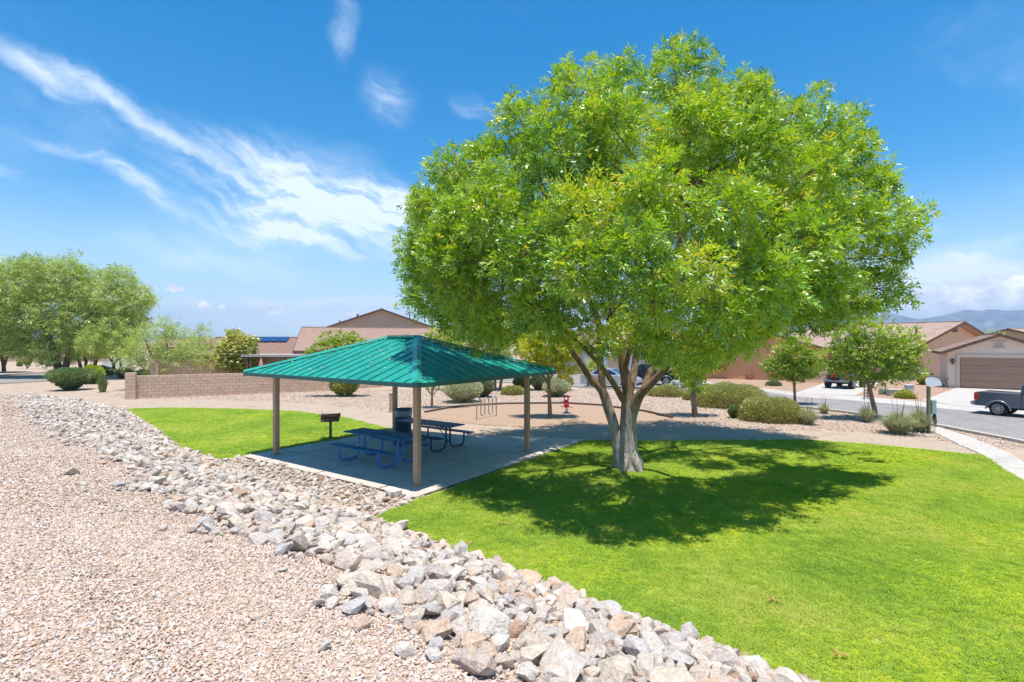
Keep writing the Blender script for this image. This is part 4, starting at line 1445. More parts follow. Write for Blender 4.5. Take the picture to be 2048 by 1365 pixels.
shrub('round_shrub', 'large pale sage green shrub left of the steel bike rack', 885, 966, 757, 806, M['leaf_sage'], 9000, .06, .034)
shrub('round_shrub', 'tall dark grey green shrub behind the pale sage shrub', 950, 987, 753, 795, M['leaf_sagedk'], 4600, .07, .04)
shrub('mound_shrub', 'low dark olive mound left of the right pavilion post', 1003, 1048, 772, 790, M['leaf_mound'], 3600, .07, .035, mound=True)
shrub('round_shrub', 'dark green rounded shrub close behind the right pavilion post', 1028, 1062, 752, 780, M['leaf_hedge'], 3600, .09, .05)
shrub('round_shrub', 'grey green shrub between the right post and the young yellow tree', 1061, 1095, 748, 781, M['leaf_sagedk'], 4000, .08, .045)
shrub('round_shrub', 'pale sage green shrub right behind the red spring rider', 1085, 1142, 759, 794, M['leaf_sage'], 6500, .07, .038)
shrub('round_shrub', 'olive green shrub tucked behind the pale one near the spring rider', 1108, 1147, 750, 781, M['leaf_mound'], 3800, .08, .045)
shrub('mound_shrub', 'largest broad olive mound shrub near the street', 1390, 1538, 768, 816, M['leaf_mound'], 17000, .07, .03, mound=True, depth=.9)
shrub('mound_shrub', 'front olive mound shrub closest to the path', 1482, 1612, 797, 844, M['leaf_mound'], 16000, .065, .028, mound=True, depth=.9)
shrub('mound_shrub', 'flat olive mound shrub beside the prickly pear behind the trunk', 1296, 1370, 772, 793, M['leaf_mound'], 7000, .07, .032, mound=True)
shrub('mound_shrub', 'small olive mound left of the largest one', 1368, 1402, 781, 800, M['leaf_mound'], 3400, .07, .035, mound=True)
shrub('round_shrub', 'small dark green knee high shrub against the front olive mound', 1458, 1482, 812, 836, M['leaf_hedge'], 2600, .06, .03)
shrub('round_shrub', 'dense yellow green rounded shrub behind the slim trunk by the block wall', 662, 716, 752, 793, M['leaf_citrus'], 6500, .08, .05)
shrub('clipped_shrub', 'large flat topped dark green shrub left of the spiky yucca', 97, 178, 737, 782, M['leaf_hedge'], 12000, .09, .035, flat=True, core=.6)
shrub('round_shrub', 'bright green leafy shrub behind the flat topped one', 165, 200, 733, 768, M['leaf_young'], 3000, .16, .08)
shrub('round_shrub', 'low dark shrub behind the mesquite stems', 172, 210, 733, 748, M['leaf_hedge'], 1800, .14, .08)
shrub('round_shrub', 'small pale brownish shrub beyond the mesquite trunks', 205, 230, 737, 751, M['leaf_sage'], 1400, .14, .08)
shrub('round_shrub', 'dark twiggy shrub just left of the wall pillar', 233, 262, 737, 757, M['leaf_sagedk'], 2200, .12, .06)
shrub('round_shrub', 'dark shrub peeping over the wall beside its pillar', 270, 300, 741, 756, M['leaf_hedge'], 1400, .12, .06)
shrub('round_shrub', 'small yellow round shrub on pale gravel beyond the left street', 48, 60, 717, 731, M['leaf_citrus'], 900, .16, .09)
shrub('round_shrub', 'small dry orange shrub on pale gravel at the far left', 36, 42, 724, 733, M['leaf_mound'], 400, .2, .1)
shrub('round_shrub', 'green shrub against the far pink wall left of the big mesquite', 80, 92, 716, 730, M['leaf_young'], 900, .2, .1)
shrub('round_shrub', 'pale grey shrub on the gravel beside the big mesquite trunk', 92, 104, 716, 733, M['leaf_sage'], 900, .2, .1)
shrub('round_shrub', 'yellow green low shrub before the beige utility box', 1796, 1828, 781, 797, M['leaf_citrus'], 2200, .09, .04, mound=True)
shrub('round_shrub', 'green grassy shrub in the shade of the yard beside the jeep driveway', 1535, 1562, 762, 772, M['leaf_sagedk'], 900, .12, .04, mound=True)
shrub('round_shrub', 'yellow green shrub beside the orange house wall near the garage', 1838, 1862, 750, 770, M['leaf_citrus'], 1600, .12, .06)
shrub('round_shrub', 'reddish brown shrub pile between two utility boxes', 1766, 1780, 778, 789, M['leaf_mound'], 600, .08, .04)


# spiky clumps
def yucca(label, px, py, wpx, hpx, n, leaf, cat='plant', name='spiky_clump', lean=1.4, width=.013, group='spiky grassy clumps along the path'):
    Y = Yat(py)
    base = Vector(((px - 1024) * Y / FPX, Y, -.05))
    r, h = wpx / 2 * Y / FPX, hpx * Y / FPX
    T = empty(name, base, label=label, cat=cat, group=group)
    vs, fs, ti = [], [], []
    for i in range(n):
        a = rng.uniform(0, 2 * PI)
        le = rng.uniform(0, 1) ** .5
        out = Vector((math.cos(a), math.sin(a), 0))
        root = out * r * .18 * rng.random() + Vector((rng.normal(0, r * .08), rng.normal(0, r * .08), 0))
        top = root + out * r * le * lean * rng.uniform(.7, 1) + Vector((0, 0, h * (1 - .55 * le ** 2) * rng.uniform(.75, 1.05)))
        mid = (root + top) / 2 + Vector((0, 0, h * .12 * le)) - out * r * .05
        sd = Vector((-out.y, out.x, 0)) * width * rng.uniform(.6, 1.2)
        k = len(vs)
        vs += [root - sd, root + sd, mid + sd * .8, mid - sd * .8, top]
        fs += [(k, k + 1, k + 2, k + 3), (k + 3, k + 2, k + 4)]
        tt = float(np.clip(rng.normal(.5, .2), 0, 1))
        ti += [tt, tt]
    me = bpy.data.meshes.new('leaves')
    me.from_pydata([tuple(v) for v in vs], [], fs)
    me.materials.append(leaf)
    at = me.attributes.new('tint', 'FLOAT', 'FACE')
    at.data.foreach_set('value', ti)
    link('leaves', me, T, kind='stuff')
    m = MB()
    for _ in range(5):
        a = rng.uniform(0, 2 * PI)
        e = Vector((math.cos(a) * r * .3, math.sin(a) * r * .3, h * rng.uniform(1.15, 1.45)))
        m.tube([Vector((0, 0, 0)), e * .5 + Vector((0, 0, h * .1)), e], [.008, .006, .004], n=4)
    m.build('flower_stalks', M['leaf_mound'], T)
    return T


YU = M['leaf_yucca']
yucca('spiky grey green clump touching the right end of the front olive mound', 1618, 848, 44, 40, 420, YU)
yucca('small spiky clump at the kerb right of the slim young tree', 1648, 826, 30, 24, 300, YU)
yucca('spiky clump at the foot of the leaning young tree', 1733, 843, 36, 40, 380, YU)
yucca('largest wide spiky clump left of the waste station post', 1796, 866, 74, 52, 1100, YU)
yucca('spiky clump directly behind the waste station post', 1838, 862, 54, 56, 800, YU)
yucca('tiny dark spiky clump behind the front olive mound', 1568, 806, 26, 12, 160, M['leaf_sagedk'])
yucca('upright dark green yucca fan between the flat topped shrub and pillar', 205, 784, 30, 42, 420, M['leaf_hedge'], name='yucca_plant', width=.03, lean=.8, group=None)

# prickly pear
PPo = P(1358, 786)
T = empty('prickly_pear_cactus', (PPo[0], PPo[1], -.05), label='pale grey prickly pear cactus behind the flat olive mound', cat='cactus')
m = MB()
for i in range(46):
    a = rng.uniform(0, 2 * PI)
    r_ = rng.uniform(0, .65)
    zz = rng.uniform(.1, 1.0) * (1 - .5 * r_)
    rt = Euler((rng.uniform(-.5, .5), rng.uniform(-.6, .6), rng.uniform(0, PI))).to_matrix()
    m.ball((r_ * math.cos(a), r_ * math.sin(a), zz), (.12, .025, .16), 5, rt)
m.build('pads', pmat('cactus_pad', [(.32, .32, .25), (.5, .48, .42)], 8), T, kind='stuff')

# ------------------------------------------------------------------ pavilion
M['teal'] = None


def roofmat():
    m, t, out = newmat('teal_metal_roof')
    b = pbsdf(t, out, 0.34, 0.0, 0.6)
    v = coords(t, 'World')
    n = tnoise(t, v, 1.2, 4)
    c = ramp(t, n.outputs['Fac'], [(.014, .26, .195), (.022, .33, .25)], [.35, .65])
    n2 = tnoise(t, v, 14, 5, .7)
    c = mixc(t, smooth(t, n2.outputs['Fac'], .66, .74, 0, .5), c, (.28, .36, .30))
    t.links.new(c, b.inputs['Base Color'])
    t.links.new(mth(t, 'MULTIPLY_ADD', n.outputs['Fac'], .2, .26), b.inputs['Roughness'])
    return m


M['teal'] = roofmat()
M['fascia'] = pmat('green_fascia', [(.006, .10, .085), (.01, .13, .11)], 3, .4, spec=.5)
M['post'] = pmat('tan_post', [(.48, .30, .19), (.54, .34, .22)], 2.5, .55, spec=.4, fine=.1)
PN, PL_, PR_ = Vector((-2.276, 12.6, 0)), 6.0, 4.8
pav = empty('picnic_pavilion', PN + E_B * PL_ / 2 + E_A * PR_ / 2, label='open picnic pavilion with green metal hip roof and four tan posts', cat='pavilion')
pc = pav.location.copy()


def pv(a, b, z): return E_A * (a - PR_ / 2) + E_B * (b - PL_ / 2) + Vector((0, 0, z))


yawB = math.atan2(E_B.y, E_B.x)
for a, b, lab in ((0, 0, 'post nearest the camera'), (0, PL_, None), (PR_, 0, None), (PR_, PL_, None)):
    m = MB()
    m.bbox(pv(a, b, 1.24), (.15, .15, 2.5), .012, yawB)
    po = m.build('post', M['post'], pav)
    m = MB()
    m.box(pv(a, b, .006), (.24, .24, .012), yawB)
    for sx in (-.09, .09):
        for sy in (-.09, .09): m.cyl(pv(a + sx, b + sy, .01), .014, .03, 6)
    m.build('base_plate', M['post'], po)
OH = .66
ZE, ZR = 2.50, 3.56
hr = (PL_ - PR_) / 2
c0, c1, c2, c3 = pv(-OH, -OH, ZE), pv(-OH, PL_ + OH, ZE), pv(PR_ + OH, PL_ + OH, ZE), pv(PR_ + OH, -OH, ZE)
r0, r1 = pv(PR_ / 2, PL_ / 2 - hr, ZR), pv(PR_ / 2, PL_ / 2 + hr, ZR)


def slope_panels(A, B, top, step=.406):
    """A, B eave corners, top: list of ridge points on that slope"""
    e = (B - A)
    Le = e.length
    e.normalize()
    poly3 = [A, B] + top
    nrm = (B - A).cross(top[0] - A).normalized()
    if nrm.z < 0: nrm = -nrm
    up = nrm.cross(e).normalized()
    if up.z < 0: up = -up
    p2 = [Vector(((p - A).dot(e), (p - A).dot(up))) for p in poly3]
    ns = int(round(Le / step))
    for i in range(ns):
        x0, x1 = Le * i / ns, Le * (i + 1) / ns
        q = clip(p2, Vector((1, 0)), x0 + .001, -1)
        if len(q) < 3: continue
        q = clip(q, Vector((1, 0)), x1 - .001, 1)
        if len(q) < 3: continue
        m = MB()
        n_ = len(q)
        to3 = lambda v, h: A + e * v.x + up * v.y + nrm * h
        vs = [to3(v, 0) for v in q] + [to3(v, -.03) for v in q]
        m.add(vs, [tuple(range(n_)), tuple(reversed(range(n_, 2 * n_)))] + [(j, (j + 1) % n_, n_ + (j + 1) % n_, n_ + j) for j in range(n_)])
        # middle low rib
        xm = (x0 + x1) / 2
        ys = [v for v in q]
        pan = m.build('roof_panel', M['teal'], pav)
        # standing seam on the joint x1
        if i < ns - 1:
            top_y = None
            k = clip(p2, Vector((1, 0)), x1 - .012, -1)
            k = clip(k, Vector((1, 0)), x1 + .012, 1) if len(k) > 2 else k
            if len(k) > 2:
                ymax = min(v.y for v in k if v.y > 1e-3) if False else max(v.y for v in k)
                sm = MB()
                sm.beam(to3(Vector((x1, .0)), .022), to3(Vector((x1, max(.05, ymax - .04))), .008), .018, .026, nrm)
                sm.build('seam', M['teal'], pan)


slope_panels(c0, c1, [r1, r0])
slope_panels(c0, c3, [r0])
slope_panels(c2, c3, [r0, r1])
slope_panels(c1, c2, [r1])
for a, b, w in ((c0, r0, .24), (c1, r1, .2), (c2, r1, .2), (c3, r0, .2)):
    m = MB()
    d = (b - a).normalized()
    sdv = d.cross(Vector((0, 0, 1))).normalized()
    off = Vector((0, 0, .065))
    A0, B0 = a + off + d * .02, b + off
    dr = Vector((0, 0, -.055))
    m.add([A0 - sdv * w / 2 + dr, A0 + Vector((0, 0, .01)), A0 + sdv * w / 2 + dr, B0 - sdv * w / 2 + dr, B0 + Vector((0, 0, .01)), B0 + sdv * w / 2 + dr], [(0, 1, 4, 3), (1, 2, 5, 4), (0, 3, 5, 2), (0, 2, 1), (3, 4, 5)])
    m.build('hip_cap', M['teal'], pav)
m = MB()
m.beam(r0 + Vector((0, 0, .03)) , r1 + Vector((0, 0, .03)), .26, .07)
m.build('ridge_cap', M['teal'], pav)
cs = [c0, c1, c2, c3]
for i in range(4):
    a, b = cs[i], cs[(i + 1) % 4]
    m = MB()
    m.beam(a - Vector((0, 0, .045)), b - Vector((0, 0, .045)), .02, .10)
    m.build('fascia', M['fascia'], pav)
fr = [pv(0, 0, 2.40), pv(0, PL_, 2.40), pv(PR_, PL_, 2.40), pv(PR_, 0, 2.40)]
for i in range(4):
    m = MB()
    m.beam(fr[i], fr[(i + 1) % 4], .1, .15)
    m.build('beam', M['fascia'], pav)
for a, b in ((fr[0], r0), (fr[1], r1), (fr[2], r1), (fr[3], r0)):
    m = MB()
    m.beam(a + Vector((0, 0, .18)), b - Vector((0, 0, .12)), .08, .12)
    m.build('rafter', M['fascia'], pav)

# dry leaves lying on the left slope
m = MB()
e1 = (c1 - c0).normalized()
nr_ = (c1 - c0).cross(r0 - c0).normalized()
if nr_.z < 0: nr_ = -nr_
up1 = nr_.cross(e1).normalized()
if up1.z < 0: up1 = -up1
for _ in range(70):
    v_ = rng.uniform(.1, 2.6)
    u_ = rng.uniform(v_ * 1.0 + .2, 7.2 - v_ * 1.0)
    p_ = c0 + e1 * u_ + up1 * v_ + nr_ * .012
    a_ = rng.uniform(0, PI)
    d1 = e1 * math.cos(a_) + up1 * math.sin(a_)
    d2 = -e1 * math.sin(a_) + up1 * math.cos(a_)
    l_, w_ = rng.uniform(.03, .07), rng.uniform(.015, .03)
    m.add([p_ - d1 * l_, p_ + d2 * w_ + nr_ * .01, p_ + d1 * l_, p_ - d2 * w_], [(0, 1, 2, 3)])
m.build('leaf_litter', pmat('pale_litter', [(.45, .38, .24), (.62, .56, .42)], 9), None, loc=pc, kind='stuff', label='scattered dry leaves on the green pavilion roof')

# ------------------------------------------------------------------ picnic tables
M['blue_steel'] = pmat('blue_frame_paint', [(.015, .20, .62), (.02, .25, .70)], 6, .35, spec=.6)
M['navy_top'] = pmat('navy_coated_slats', [(.015, .15, .32), (.03, .20, .40)], 9, .7, bump=.25, bscale=60)
M['dark_steel'] = pmat('dark_navy_frame', [(.02, .06, .13), (.03, .08, .17)], 6, .5, spec=.5)


def table(center, label, mframe, mtop):
    T = empty('picnic_table', (center[0], center[1], 0), yawB, label, 'picnic table', 'picnic tables under the pavilion')
    Lt = 2.44
    for half in (-1, 1):
        for k in range(3):
            m = MB()
            m.bbox((half * Lt / 4, (k - 1) * .255, .765), (Lt / 2 - .012, .243, .035), .008)
            m.build('top_slat', mtop, T)
    for sgn in (-1, 1):
        for half in (-1, 1):
            m = MB()
            m.bbox((half * Lt / 4, sgn * .72, .455), (Lt / 2 - .006, .26, .035), .008)
            m.build('seat_slat', mtop, T)
    rr = .03
    for x in (-.82, .82):
        for sgn in (-1, 1):
            m = MB()
            pts = [(x, sgn * .10, .74), (x, sgn * .10, .22), (x, sgn * .13, .11), (x, sgn * .21, .045), (x, sgn * .32, .03), (x, sgn * .58, .03), (x, sgn * .70, .05), (x, sgn * .765, .11), (x, sgn * .785, .2), (x, sgn * .785, .43)]
            m.tube(pts, rr, n=10)
            m.build('leg', mframe, T)
        m = MB()
        m.beam((x, -.34, .735), (x, .34, .735), .05, .04)
        m.box((x, 0, .24), (.04, .2, .05))
        m.build('cross_bar', mframe, T)
    for sgn in (-1, 1):
        m = MB()
        m.tube([(sgn * .82, 0, .26), (sgn * .3, 0, .72)], .014, n=6)
        m.build('brace', mframe, T)
    return T


table((-3.80, 15.20), 'blue legged picnic table nearest the camera', M['blue_steel'], M['navy_top'])
table((-2.72, 17.30), 'dark navy picnic table farther back and to the right', M['dark_steel'], M['dark_steel'])

# trash can
x, y, _ = P(807, 866)
T = empty('trash_can', (x, y, 0), 0, 'round dark ribbed trash can behind the blue table', 'trash can')
m = MB()
m.lathe([(.24, .02), (.26, .06), (.28, .6)], n=20)
m.lathe([(.0, .03), (.24, .03)], n=20)
m.build('drum', M['dark_steel'], T)
for k in range(26):
    m = MB()
    a = 2 * PI * k / 26
    m.beam((.28 * math.cos(a), .28 * math.sin(a), .04), (.305 * math.cos(a), .305 * math.sin(a), .66), .03, .012, (math.cos(a), math.sin(a), 0))
    m.build('slat', M['dark_steel'], T)
m = MB()
m.lathe([(.31, .62), (.32, .68), (.33, .82), (.30, .87), (.27, .86), (.26, .6)], n=24)
m.build('liner', pmat('grey_liner', [(.22, .26, .28), (.34, .38, .40)], 8, .4, spec=.5), T)
m = MB()
ring = [(.315 * math.cos(a), .315 * math.sin(a), .885) for a in np.linspace(0, 2 * PI, 24, endpoint=False)]
m.tube(ring, .022, n=8, closed=True)
m.build('rim', M['dark_steel'], T)

# charcoal grill
x, y, _ = P(661, 877)
T = empty('charcoal_grill', (x, y, 0), R(12), 'rusty black pedestal charcoal grill on the lawn left of the tables', 'grill')
M['rust'] = pmat('rusty_iron', [(.05, .04, .04), (.16, .11, .08), (.28, .2, .16)], 12, .7, bump=.3)
m = MB()
m.cyl((0, 0, -.06), .045, .66, 10)
m.build('pedestal', M['rust'], T)
m = MB()
w, d, h = .56, .38, .24
z0 = .60
m.box((0, 0, z0 + .01), (w, d, .015))
m.box((-w / 2, 0, z0 + h / 2), (.012, d, h))
m.box((w / 2, 0, z0 + h / 2), (.012, d, h))
m.box((0, d / 2, z0 + h / 2), (w, .012, h))
m.box((0, -d / 2, z0 + .035), (w, .012, .07))
m.build('fire_box', M['rust'], T)
for k in range(11):
    m = MB()
    m.beam((-w / 2 + .03, -d / 2 + .03 + k * .032, z0 + h + .005), (w / 2 - .03, -d / 2 + .03 + k * .032, z0 + h + .005), .012, .012)
    m.build('grate_bar', M['rust'], T)
m = MB()
for sx in (-1, 1):
    m.tube([(sx * (w / 2 + .02), -d / 2, z0 + .02), (sx * (w / 2 + .02), -d / 2 - .02, z0 + h + .03), (sx * (w / 2 + .02), d / 2, z0 + h + .03), (sx * (w / 2 + .02), d / 2, z0 + .1)], .014, n=6)
    m.cyl((sx * (w / 2 + .05), -d / 2 + .05, z0 + h - .02), .03, .04, 8)
m.build('handles', M['rust'], T)

# drinking pillar
x, y, _ = P(784, 823)
T = empty('water_fountain', (x, y, -.05), 0.2, 'square tan drinking fountain pillar left of the back pavilion post', 'drinking fountain')
m = MB()
m.bbox((0, 0, .46), (.28, .28, .9), .015)
m.build('pillar', pmat('tan_stucco_pillar', [(.42, .30, .22), (.5, .37, .28)], 4, bump=.3), T)
m = MB()
m.bbox((0, 0, .93), (.31, .31, .05), .01)
m.build('basin', M['post'], T)
m = MB()
m.tube([(.06, 0, .94), (.06, 0, 1.06), (.02, 0, 1.09)], .012, n=6)
m.build('spout', M['dark_steel'], T)

# bike rack
M['galv'] = pmat('galvanised_pipe', [(.30, .31, .33), (.46, .47, .49)], 9, .4, metal=.85)
a, b = Vector(P(953.5, 838)), Vector(P(992.5, 831))
T = empty('bike_rack', ((a.x + b.x) / 2, (a.y + b.y) / 2, -.04), math.atan2(b.y - a.y, b.x - a.x), 'wavy galvanised pipe bike rack with three humps on the brown play area', 'bike rack')
Lr = (b - a).length
pts = []
sp = Lr / 5
r_ = sp / 2
hz_ = .92
xs = [-Lr / 2 + i * sp for i in range(6)]
pts.append((xs[0], 0, -.05))
for i in range(5):
    up_ = (i % 2 == 0)
    cxm = (xs[i] + xs[i + 1]) / 2
    zc = hz_ - r_ if up_ else .12 + r_
    for k in range(9):
        an = PI - PI * k / 8
        pts.append((cxm + r_ * math.cos(an), 0, zc + (r_ * math.sin(an) if up_ else -r_ * math.sin(an))))
pts.append((xs[5], 0, -.05))
m = MB()
m.tube(pts, .026, n=10)
m.build('pipe', M['galv'], T)
for xx in (xs[0], xs[5]):
    m = MB()
    m.cyl((xx, 0, 0), .07, .012, 12)
    m.build('foot_plate', M['galv'], T)

# spring rider
x, y, _ = P(1133, 826)
T = empty('spring_rider', (x, y, -.04), R(-15), 'red rocking spring rider with a white face in the play area', 'spring rider')
M['red_plastic'] = pmat('red_plastic', [(.50, .015, .04), (.58, .03, .06)], 5, .35, spec=.5)
m = MB()
m.bbox((0, 0, .02), (.34, .34, .04), .01)
m.build('base_plate', M['dark_steel'], T)
m = MB()
m.tube([(.075 * math.cos(a), .075 * math.sin(a), .04 + .012 * a) for a in np.linspace(0, 2 * PI * 2.6, 60)], .014, n=6)
m.build('spring', M['dark_steel'], T)
m = MB()
m.ball((0, 0, .42), (.13, .22, .17), 10)
m.ball((0, -.08, .66), (.12, .12, .14), 10)
m.ball((0, -.05, .54), (.10, .12, .12), 8)
m.build('body', M['red_plastic'], T)
m = MB()
m.ball((0, -.155, .70), (.075, .05, .05), 8)
m.ball((0, -.14, .66), (.09, .06, .03), 8)
m.build('face', pmat('white_plastic', [(.75, .68, .7), (.8, .76, .78)], 5, .4), T)
m = MB()
m.tube([(-.11 * math.cos(a), -.05, .68 + .16 * math.sin(a)) for a in np.linspace(0, PI, 12)], .02, n=6)
m.build('crest', pmat('dark_red_plastic', [(.15, .01, .02), (.2, .015, .03)], 5, .4), T)
m = MB()
m.tube([(-.3, -.02, .33), (.3, -.02, .31)], .022, n=8)
m.build('foot_bar', M['red_plastic'], T)
m = MB()
m.tube([(-.19, -.1, .58), (.19, -.1, .56)], .018, n=8)
m.build('handle', M['red_plastic'], T)

# pet waste station
x, y, _ = P(1857, 864)
T = empty('pet_waste_station', (x, y, -.05), R(10), 'green post with curved white sign and green bag box by the sidewalk', 'waste station')
m = MB()
m.bbox((0, 0, 1.05), (.10, .10, 2.1), .01)
m.build('post', pmat('olive_post', [(.16, .16, .10), (.24, .24, .16)], 6, .6), T)
m = MB()
n_ = 14
arc = [(.02, 1.76)] + [(.02 + .46 * math.cos(a) * 1.0, 1.80 + .34 * math.sin(a)) for a in np.linspace(0, PI * .62, n_)] + [(-.24, 1.98), (-.22, 1.80)]
vs = [(p[0], -.075, p[1]) for p in arc] + [(p[0], -.115, p[1]) for p in arc]
k = len(arc)
m.add(vs, [tuple(range(k)), tuple(reversed(range(k, 2 * k)))] + [(i, (i + 1) % k, k + (i + 1) % k, k + i) for i in range(k)])
m.build('sign', pmat('white_sign', [(.62, .64, .68), (.72, .74, .78)], 3, .35), T)
m = MB()
m.tube([(p[0], -.095, p[1]) for p in arc[1:n_ + 1]], .022, n=6)
m.build('sign_rim', pmat('dark_rim', [(.05, .06, .08), (.08, .09, .1)], 5, .5), T)
m = MB()
m.bbox((.18, 0, .98), (.20, .16, .52), .012)
m.build('bag_box', pmat('pale_green_box', [(.22, .33, .29), (.28, .40, .35)], 3, .4, spec=.5), T)
m = MB()
m.ball((.27, 0, .56), (.075, .06, .20), 7)
m.ball((.30, .0, .42), (.07, .06, .12), 7)
m.build('black_bag', pmat('black_plastic', [(.01, .01, .012), (.02, .02, .025)], 9, .3, spec=.5), T)


# ------------------------------------------------------------------ block walls
M['block'] = pmat('pink_block', [(.58, .40, .28), (.68, .49, .355)], 5, .9, bump=.5, bscale=60, coord='World', fine=.25, rnd=.16)
M['mortar'] = pmat('mortar', [(.26, .19, .15), (.32, .24, .19)], 9, .95, coord='World')
M['tanstucco'] = pmat('orange_stucco', [(.60, .40, .24), (.66, .45, .28)], 1.5, .9, bump=.25, bscale=60, coord='World')
blk = MB()
blk.bbox((0, 0, 0), (1, 1, 1), .025)
block_mesh = blk.mesh('block', M['block'])


def block_wall(p0, p1, h, label, name='block_wall', bl=.4, bh=.2, capped=True, as_parts=True):
    p0, p1 = Vector((p0[0], p0[1], -.05)), Vector((p1[0], p1[1], -.05))
    d = p1 - p0
    L_ = d.length
    yaw = math.atan2(d.y, d.x)
    T = empty(name, p0, yaw, label, 'wall')
    m = MB()
    m.box((L_ / 2, 0, h / 2 - .01), (L_ - .02, .14, h - .03))
    m.build('mortar', M['mortar'], T)
    rows = int(round(h / bh))
    if not as_parts: mm = MB()
    for r in range(rows):
        x = -(.5 * bl if r % 2 else 0)
        while x < L_ - .02:
            a, b = max(x, 0), min(x + bl, L_)
            if b - a > .06:
                if as_parts: link('block', block_mesh, T, loc=((a + b) / 2, 0, r * bh + bh / 2), scale=(b - a - .014, .19, bh - .014))
                else: mm.box(((a + b) / 2, 0, r * bh + bh / 2), (b - a - .014, .19, bh - .014))
            x += bl
    if not as_parts: mm.build('blocks', M['block'], T, kind='stuff')
    return T


wA = P(272, 796.5)
block_wall(wA, P(664, 781), 1.4, 'pinkish tan concrete block wall behind the left lawn')
T = empty('wall_pillar', (P(262, 798)[0], P(262, 798)[1], -.05), .4, 'square block pillar ending the left block wall', 'pillar')
for r in range(8):
    link('block', block_mesh, T, loc=(0, 0, r * .2 + .1), scale=(.52 if r % 2 else .525, .42, .19))
block_wall(P(664, 781), (-9.9, 40.2), 1.4, 'short orange tan block wall between the green shrub and the dark gate')
block_wall((-25.6, 37.2), (-20.6, 38.4), 2.2, 'taller block wall behind the two feathery trees', as_parts=False)
block_wall((-27, 52), (-24.9, 36.8), 2.0, 'side block wall running back behind the feathery trees', as_parts=False)
# dark gate
T = empty('yard_gate', (-9.75, 40.4, -.05), .35, 'dark louvred metal gate in the orange wall under the roof', 'gate')
for k in range(8):
    m = MB()
    m.box((.45, 0, .15 + k * .16), (.9, .03, .10))
    m.build('slat', M['dark_steel'], T)
m = MB()
for xx in (.0, .9): m.box((xx, 0, .7), (.06, .06, 1.4))
m.build('frame', M['dark_steel'], T)
m = MB()
m.beam((-8.8, 41.0, .62), (-5.4, 44.5, .62), .2, 1.34)
m.beam((-5.4, 44.5, .62), (.8, 49.5, .62), .2, 1.34)
m.beam((-8.8, 41.0, 1.32), (-5.4, 44.5, 1.32), .26, .07)
m.beam((-5.4, 44.5, 1.32), (.8, 49.5, 1.32), .26, .07)
m.build('stucco_wall', M['tanstucco'], None, label='long orange stucco garden wall seen under the pavilion roof', cat='wall')
block_wall((-110, 92), (-68, 88), 1.5, 'far pink block wall beyond the pale gravel at the left', as_parts=False)
block_wall((-66, 110), (-40, 100), 1.6, 'far pink block wall behind the mesquite trunks', as_parts=False)

# ------------------------------------------------------------------ houses
M['roof_pink'] = pmat('pink_roof_tile', [(.36, .23, .175), (.46, .31, .24)], 3, .9, bump=.2, bscale=30, coord='World', fine=.3)
M['roof_brown'] = pmat('brown_roof_tile', [(.30, .19, .14), (.38, .25, .19)], 3, .9, bump=.2, bscale=30, coord='World', fine=.3)
M['roof_shingle'] = pmat('mottled_shingle', [(.34, .22, .16), (.50, .36, .28), (.42, .29, .22)], 1.6, .95, bump=.3, bscale=20, coord='World', fine=.6)
M['brown_trim'] = pmat('brown_trim', [(.12, .07, .05), (.16, .10, .07)], 3, .7)
M['glass'] = pmat('window_glass', [(.03, .04, .05), (.06, .08, .10)], .7, .08, spec=.8)
M['white_trim'] = pmat('white_trim', [(.66, .62, .58), (.72, .68, .64)], 3, .6)
M['vent'] = pmat('roof_pipe', [(.10, .07, .06), (.2, .15, .12)], 5, .6)


def stucco(nm, c):
    return pmat(nm, [tuple(x * 1.15 for x in c), tuple(min(1, x * 1.28) for x in c)], .8, .92, bump=.3, bscale=45, coord='World', fine=.12)


